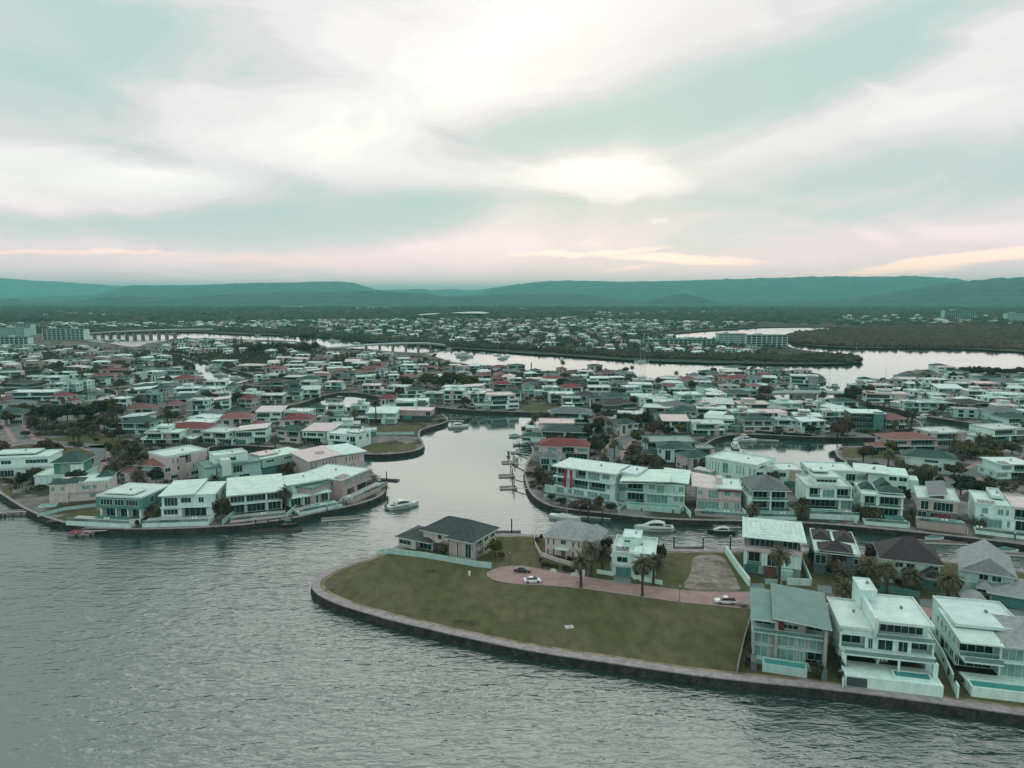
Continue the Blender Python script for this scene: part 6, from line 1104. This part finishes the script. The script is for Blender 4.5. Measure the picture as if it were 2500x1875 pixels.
bridge('flat little road bridge over the channel at right', [(1876,972),(1920,973),(1968,974),(2020,974),(2066,973)], [1935, 2005], [1.6,2.6,2.9,2.6,1.6], 8)

# ------------------------------------------------------------------ apartment blocks
def block(label, u0, u1, v, vt, depth, storeys, col='white', rc='rteal', stagger=True):
    A, B = P(u0, v), P(u1, v); H = HT((u0 + u1) / 2, v, vt); sh = H / storeys; h = House('apartment_block', label, A, B, cat='apartment block', group='apartment blocks', col=col); n = max(2, int(h.w / 7))
    mb = MB()
    for i in range(storeys):
        z = i * sh; mb.box(0, h.w, 1.4, depth, z, z + sh, 'paint')
        MB().box(-.3, h.w + .3, .0, 1.38, z - .12, z + .12, 'paint').build('balcony', h.e, color=C['white'])
        for j in range(n): x = h.w * j / n; h.win('f', x + .6, x + h.w / n - .6, z + .2, z + sh - .3, 1.4, 3)
    for j in range(n + 1): x = h.w * j / n; mb.box(x - .2, x + .2, .1, 1.39, 0, H, 'paint')
    mb.build('wall', h.e, color=h.col); h.flat(0, 1, .5, depth, H, rc, .5, rim=.5); h.block(.25, .4, 4, depth - 2, H + .3, H + 3, 'mint', 'plant_room')
block('long white apartment block on the river spit', 1822, 1922, 847, 819, 16, 5); block('tall teal apartment block next to the long white one', 1753, 1820, 846, 816, 16, 6, 'mint'); block('low terrace of flats left of the tall block', 1634, 1748, 846, 829, 14, 3, 'mint'); block('dark flats at the bend of the spit', 1572, 1630, 845, 830, 14, 3, 'grey')
block('far left waterfront apartment block with glazed grid front', 0, 60, 824, 801, 18, 6, 'mint'); block('stepped white apartment block by the far marina', 104, 160, 830, 803, 18, 6); block('right wing of the apartment block by the far marina', 163, 205, 830, 804, 18, 6); block('white podium building in front of the far left flats', 0, 68, 840, 824, 14, 3); block('tower set back behind the far left flats', 30, 76, 818, 791, 16, 7, 'mint')
block('distant apartment block on the right horizon', 2306, 2380, 778, 758, 22, 6, 'mint'); block('distant tower block at the right edge', 2460, 2510, 786, 765, 22, 6, 'mint')

# ------------------------------------------------------------------ beyond the river: suburb, woods and mangroves
mat('far_leaf', (.034, .062, .046), rough=1, var=.45, scale=.03, rgb2=(.07, .085, .055), mixscale=.008, spec=.03); mat('mangrove', (.092, .076, .054), rough=1, var=.4, scale=.05, rgb2=(.066, .066, .046), mixscale=.012, spec=.03); mat('far_olive', (.056, .060, .040), rough=1, var=.45, scale=.05, rgb2=(.038, .048, .034), mixscale=.02, spec=.03)
bmI = bmesh.new(); bmesh.ops.create_icosphere(bmI, subdivisions=1, radius=1); IV = np.array([v.co[:] for v in bmI.verts]); IF = np.array([[v.index for v in f.verts] for f in bmI.faces]); bmI.free()
def blobs(name, spots, m, label):
    """a wood seen from afar: rounded, uneven crowns packed into one mass"""
    r = np.random.default_rng(len(spots)); S_ = np.array(spots); n = len(S_); k = len(IV)
    V = IV[None] * (1 + r.uniform(-.28, .28, (n, k, 1))); V = V * np.stack([S_[:, 3], S_[:, 3], S_[:, 4]], 1)[:, None, :] + S_[:, None, :3]
    Fc = (IF[None] + (np.arange(n) * k)[:, None, None]).reshape(-1, 3); V = V.reshape(-1, 3)
    me = bpy.data.meshes.new(name); me.vertices.add(len(V)); me.vertices.foreach_set('co', V.ravel()); me.loops.add(Fc.size); me.loops.foreach_set('vertex_index', Fc.ravel().astype(np.int32)); me.polygons.add(len(Fc)); me.polygons.foreach_set('loop_start', np.arange(0, Fc.size, 3, dtype=np.int32)); me.materials.append(MATS[m]); me.update(calc_edges=True)
    return tag(new_ob(name, me), label, 'wood', kind='stuff')
def scatter(px, n, seed, ok=None, uni=False):
    """points of the ground inside a pixel polygon, even in area"""
    r = random.Random(seed); W_ = [P(u, v) for u, v in px]; xs = [p.x for p in W_]; ys = [p.y for p in W_]; out = []; t_ = 0
    while len(out) < n and t_ < n * 40:
        t_ += 1; x, y = r.uniform(min(xs), max(xs)), r.uniform(min(ys), max(ys))
        if inside(W_, x, y) and (ok is None or ok(x, y)): out.append((x, y))
    return out
far_ok = lambda x, y: inside(L_FAR, x, y)
r = random.Random(2)
MG = [(1930,816),(1996,808),(2085,801),(2300,797),(2560,797),(2560,857),(2338,848),(2164,848),(2021,845),(1945,838),(1915,823)]
blobs('mangrove_wood', [(x, y, r.uniform(.5, 2.2), r.uniform(3, 6), r.uniform(3.0, 5.0)) for x, y in scatter(MG, 5200, 1, far_ok)], 'mangrove', 'brownish mangrove wood covering the low island at right')
SP_ = [(1100,846),(1300,857),(1516,872),(1700,878),(1950,884),(2085,885),(2112,880),(2080,871),(2040,866),(1900,872),(1700,868),(1500,862),(1300,848),(1100,836)]
blobs('bank_wood', [(x, y, r.uniform(.3, 1.5), r.uniform(2.2, 4.2), r.uniform(2.5, 4.5)) for x, y in scatter(SP_, 1500, 2, far_ok)], 'far_olive', 'scrubby wood along the river spit')
NB = [(-60,812),(206,811),(484,807),(700,816),(885,830),(1059,842),(1200,853),(1200,848),(1059,834),(885,822),(700,808),(484,800),(-60,803)]
blobs('bank_wood', [(x, y, 1, r.uniform(3, 6), r.uniform(4, 7)) for x, y in scatter(NB, 1500, 3, far_ok)], 'far_leaf', 'dark tree belt along the far river bank')
SUB = [(-60,806),(480,802),(700,806),(885,820),(1059,832),(1200,846),(1360,858),(1560,868),(1750,872),(1890,866),(1910,850),(1750,832),(1630,824),(1600,815),(1700,804),(1850,797),(1850,791),(1400,780),(1000,781),(500,788),(-60,793)]
sub_pts = scatter(SUB, 1050, 4, far_ok)
blobs('suburb_trees', [(x, y, 1, r.uniform(2.5, 5.5), r.uniform(3, 6.5)) for x, y in scatter(SUB, 5200, 5, far_ok)], 'far_leaf', 'dark trees mixed through the suburb beyond the river')
WD = [(-300,800),(600,786),(1000,781),(1400,780),(1900,789),(2120,797),(2560,796),(3000,790),(3000,752),(-300,750)]
blobs('far_wood', [(x, y, 0, r.uniform(9, 20), r.uniform(6, 13)) for x, y in scatter(WD, 9000, 6, far_ok)], 'far_leaf', 'dark forest belt stretching to the foot of the hills')
def mass_houses(name, pts, label, sc=1.0):
    """far houses too many and too small to tell apart: gabled and hipped boxes in one mesh"""
    mb = MB(); walls = ['far_wall_a', 'far_wall_b', 'far_wall_c']; roofs = ['far_roof_%d' % i for i in range(7)]; wt = [6, 4, 3, 3, .8, 1.0, 1.5]
    for x, y in pts:
        w, d, z = r.uniform(10, 17) * sc, r.uniform(8, 12) * sc, r.choice((3.0, 4.8, 5.2, 5.4)); T_ = Matrix.Translation((x, y, 0)) @ Matrix.Rotation(r.uniform(-.5, .5) + r.choice((0, 0, 1.57)), 4, 'Z'); wl_ = r.choice(walls); rf = r.choices(roofs, wt)[0]
        mb.box(-w / 2, w / 2, -d / 2, d / 2, -.2, z, wl_, T_)
        for zz in ([.6, 3.1] if z > 4 else [.7]):
            for fx in (-.3, .12): mb.box(w * fx, w * (fx + .2), -d / 2 - .06, -d / 2, zz, zz + 1.7, 'glass', T_); mb.box(-w / 2 - .06, -w / 2, d * fx, d * (fx + .2), zz, zz + 1.6, 'glass', T_)
        if r.random() < .35: mb.box(-w / 2 - .4, w / 2 + .4, -d / 2 - .4, d / 2 + .4, z, z + .4, rf, T_)
        else: h_ = r.uniform(1.3, 2.2); o = .6; i_ = d / 2 * r.choice((.2, .9)); q = [(-w / 2 - o, -d / 2 - o, z), (w / 2 + o, -d / 2 - o, z), (w / 2 + o, d / 2 + o, z), (-w / 2 - o, d / 2 + o, z), (-w / 2 + i_, 0, z + h_), (w / 2 - i_, 0, z + h_)]; mb.poly([T_ @ Vector(p) for p in q], [(0, 1, 5, 4), (2, 3, 4, 5), (3, 0, 4), (1, 2, 5), (3, 2, 1, 0)], rf)
    return tag(mb.build(name), label, 'houses', kind='stuff')
for n, c_ in (('a', C['white']), ('b', C['cream']), ('c', C['mint'])): mat('far_wall_' + n, c_, var=.1)
for i, c_ in enumerate((C['rwhite'], C['rgreen'], C['rslate'], C['rgrey'], C['rred'], C['rterra'], C['rpink'])): mat('far_roof_%d' % i, c_, var=.15)
mass_houses('far_suburb', sub_pts, 'pale rooftops of the suburb beyond the river')
for k, (px, n, sc) in enumerate(([[(1445,773),(1580,772),(1590,766),(1455,763)], 40, 1.6], [[(2040,790),(2260,788),(2250,772),(2060,772)], 60, 1.5], [[(2280,790),(2540,792),(2540,770),(2290,768)], 70, 1.5], [[(860,755),(960,755),(960,750),(860,750)], 30, 2.2], [[(100,772),(290,772),(290,766),(100,766)], 14, 2.4], [[(1620,768),(1760,767),(1760,762),(1620,762)], 12, 1.8], [[(690,752),(770,752),(770,748),(690,748)], 20, 2.2])): mass_houses('distant_houses', scatter(px, n, 30 + k), ['white buildings', 'white rooftops', 'pale rooftops', 'tiny pale roofs', 'thin line of pale sheds', 'scattered pale roofs', 'faint line of pale roofs'][k] + ' far off ' + ['in the forest right of centre', 'beyond the mangrove island', 'at the right horizon', 'at the foot of the centre hills', 'below the left hills', 'below the round hill', 'below the left ridge'][k], sc)
for q in ([(1018,780),(1060,777),(1078,774),(1060,774),(1025,777)], [(1094,773),(1150,769),(1180,770),(1198,773),(1180,775),(1130,774)], [(1264,761),(1288,760),(1286,758.5),(1266,759)], [(2268,795),(2330,794.5),(2330,793),(2270,793)], [(2392,791),(2455,792.5),(2440,789.5),(2400,788.5)], [(1368,787),(1408,785.5),(1406,784),(1370,785)], [(1668,793),(1706,791.5),(1704,790),(1668,791)]): tag(sheet('pond', [wloop(q, 0, 1)], 14.0 if q[0][1] < 790 else 8.0, 'water'), kind='structure')
# ---- rest of the canal suburb on this side: the houses too small to single out
def town_ok(x, y):
    if not on_land(x, y) or not on_land(x, y - 9) or not on_land(x + 9, y) or not on_land(x - 9, y): return False
    u, v = PIX((x, y, 0)); 
    if any(inside(q, u, v) for q in KEEP): return False
    if 405 < u < 650 and 868 < v < 965 or 40 < u < 300 and 896 < v < 992: return False
    return free(x, y, 6.5)
acc_ = []
for x, y in scatter([(-60,848),(200,852),(340,862),(560,852),(800,866),(930,870),(1070,892),(1300,918),(1560,930),(1560,945),(1200,945),(700,930),(-60,960)], 420, 7, town_ok):
    if all((x - a) ** 2 + (y - b_) ** 2 > 260 for a, b_ in acc_): acc_.append((x, y))
for x, y in scatter([(1600,935),(1800,905),(2000,915),(2200,940),(2540,915),(2540,1060),(2200,1000),(1600,1060)], 200, 8, town_ok):
    if all((x - a) ** 2 + (y - b_) ** 2 > 260 for a, b_ in acc_): acc_.append((x, y))
mass_houses('crowded_houses', acc_, 'crowded small roofs filling the gaps in the canal suburb')
blobs('suburb_trees', [(x, y, 1, r.uniform(1.4, 3.2), r.uniform(2, 4.5)) for x, y in scatter([(-60,846),(200,850),(340,860),(560,850),(800,864),(930,868),(1070,888),(1300,914),(1560,926),(1560,938),(1200,925),(700,905),(-60,925)], 2600, 9, lambda x, y: on_land(x, y) and free(x, y, -1.5))], 'far_olive', 'small dark trees among the far roofs of the canal suburb')

BK = [(400,840),(443,832),(600,834),(700,838),(790,851),(800,862),(560,856),(400,860)]
bk_h = [q for q in scatter(BK, 30, 12, lambda x, y: on_land(x, y) and on_land(x, y + 14) and free(x, y, 5))]
mass_houses('crowded_houses', bk_h, 'small roofs along the near river bank at left', .9)
blobs('suburb_trees', [(x, y, 1, r.uniform(1.4, 2.8), r.uniform(1.4, 2.8)) for x, y in scatter(BK, 260, 13, lambda x, y: on_land(x, y))], 'far_olive', 'low trees along the near river bank at left')

# ------------------------------------------------------------------ hills
HL = [  # distance, width, crest as the photograph shows it
 (24000, 3500, [(-400,690),(0,685),(63,690),(158,693),(253,698),(316,702),(400,715),(500,735),(700,760),(3000,760)]),
 (19000, 2500, [(-400,760),(700,760),(850,725),(929,709),(980,707),(1037,705),(1056,709),(1106,706),(1154,709),(1217,702),(1300,712),(1400,730),(1600,760),(3000,760)]),
 (14500, 2600, [(-400,740),(250,720),(316,702),(348,700),(506,698),(617,693),(700,692),(758,690),(828,688),(872,691),(900,701),(940,711),(1000,725),(1100,740),(1150,725),(1200,704),(1247,696),(1326,687),(1390,685),(1485,688),(1580,688),(1706,685),(1833,682),(1900,681),(2021,679),(2148,681),(2211,680),(2306,686),(2401,700),(2600,700),(3000,690)]),
 (8600, 1500, [(-400,725),(0,733),(47,728),(95,736),(174,734),(253,728),(316,723),(443,728),(601,717),(700,714),(885,711),(932,711),(1011,715),(1043,715),(1090,725),(1201,720),(1326,717),(1406,717),(1469,726),(1580,736),(1740,738),(1900,738),(2085,728),(2195,711),(2275,698),(2370,690),(2477,685),(2500,687),(2700,690),(3000,700)]),
 (6900, 500, [(-400,760),(1560,760),(1586,733),(1627,722),(1668,718),(1706,726),(1738,737),(1780,760),(3000,760)]),
]
def crest(pts, d, a):
    u = CX + F_PX * math.tan(a) * .9925
    us = [p[0] for p in pts]; v = np.interp(u, us, [p[1] for p in pts])
    e = math.atan((CY - v) / F_PX) - PITCH
    return max(0.0, CAM_H + d * math.tan(e) / max(.5, math.cos(a) * 0 + 1))
NA, ND = 420, 64
azs = np.linspace(R(-44), R(44), NA); ds = np.concatenate([np.linspace(5000, 11000, 30), np.linspace(11400, 28500, ND - 30)])
vv = []
for d in ds:
    for a in azs:
        z = 0
        for D, wd, pts in HL:
            q = abs(d - D) / wd
            if q > 2.2: continue
            h = crest(pts, D, a)
            if h <= 0: continue
            nz = mnoise.fractal((a * 60, d / 900, D * .01), .9, 2.0, 5)
            k = math.exp(-q * q * 1.1)
            z = max(z, h * k * (1 + .16 * nz * (1 - k) * 3.4 + .020 * nz))
        nz = mnoise.fractal((a * 400, d / 130, 3.1), .9, 2.0, 3)
        vv.append((d * math.sin(a), d * math.cos(a) + 0.0, z + max(0, nz) * 16 * min(1, z / 40 + .2) - .3))
ff = [(i * NA + j, i * NA + j + 1, (i + 1) * NA + j + 1, (i + 1) * NA + j) for i in range(ND - 1) for j in range(NA - 1)]
mat('forest_hill', (.042, .095, .075), rough=1, var=.5, scale=.006, detail=8, spec=.02, rgb2=(.06, .115, .088), mixscale=.0015)
me = bpy.data.meshes.new('hills'); me.from_pydata(vv, [], ff); me.materials.append(MATS['forest_hill']); me.polygons.foreach_set('use_smooth', [True] * len(ff)); me.update()
tag(new_ob('hills', me), kind='structure')

# ------------------------------------------------------------------ haze: the air between here and the hills
m = bpy.data.materials.new('haze'); m.use_nodes = True; t = m.node_tree; t.nodes.clear()
pv = t.nodes.new('ShaderNodeVolumePrincipled'); om = t.nodes.new('ShaderNodeOutputMaterial'); t.links.new(pv.outputs[0], om.inputs['Volume'])
pv.inputs['Color'].default_value = (.27, .80, .73, 1); pv.inputs['Density'].default_value = 7.2e-5; pv.inputs['Anisotropy'].default_value = 0.0
MATS['haze'] = m
hz = MB().box(-33000, 33000, -330, 33500, -4.5, 485, 'haze').build('haze'); tag(hz, 'pale teal haze lying over the suburbs and distant hills', 'haze', kind='stuff')
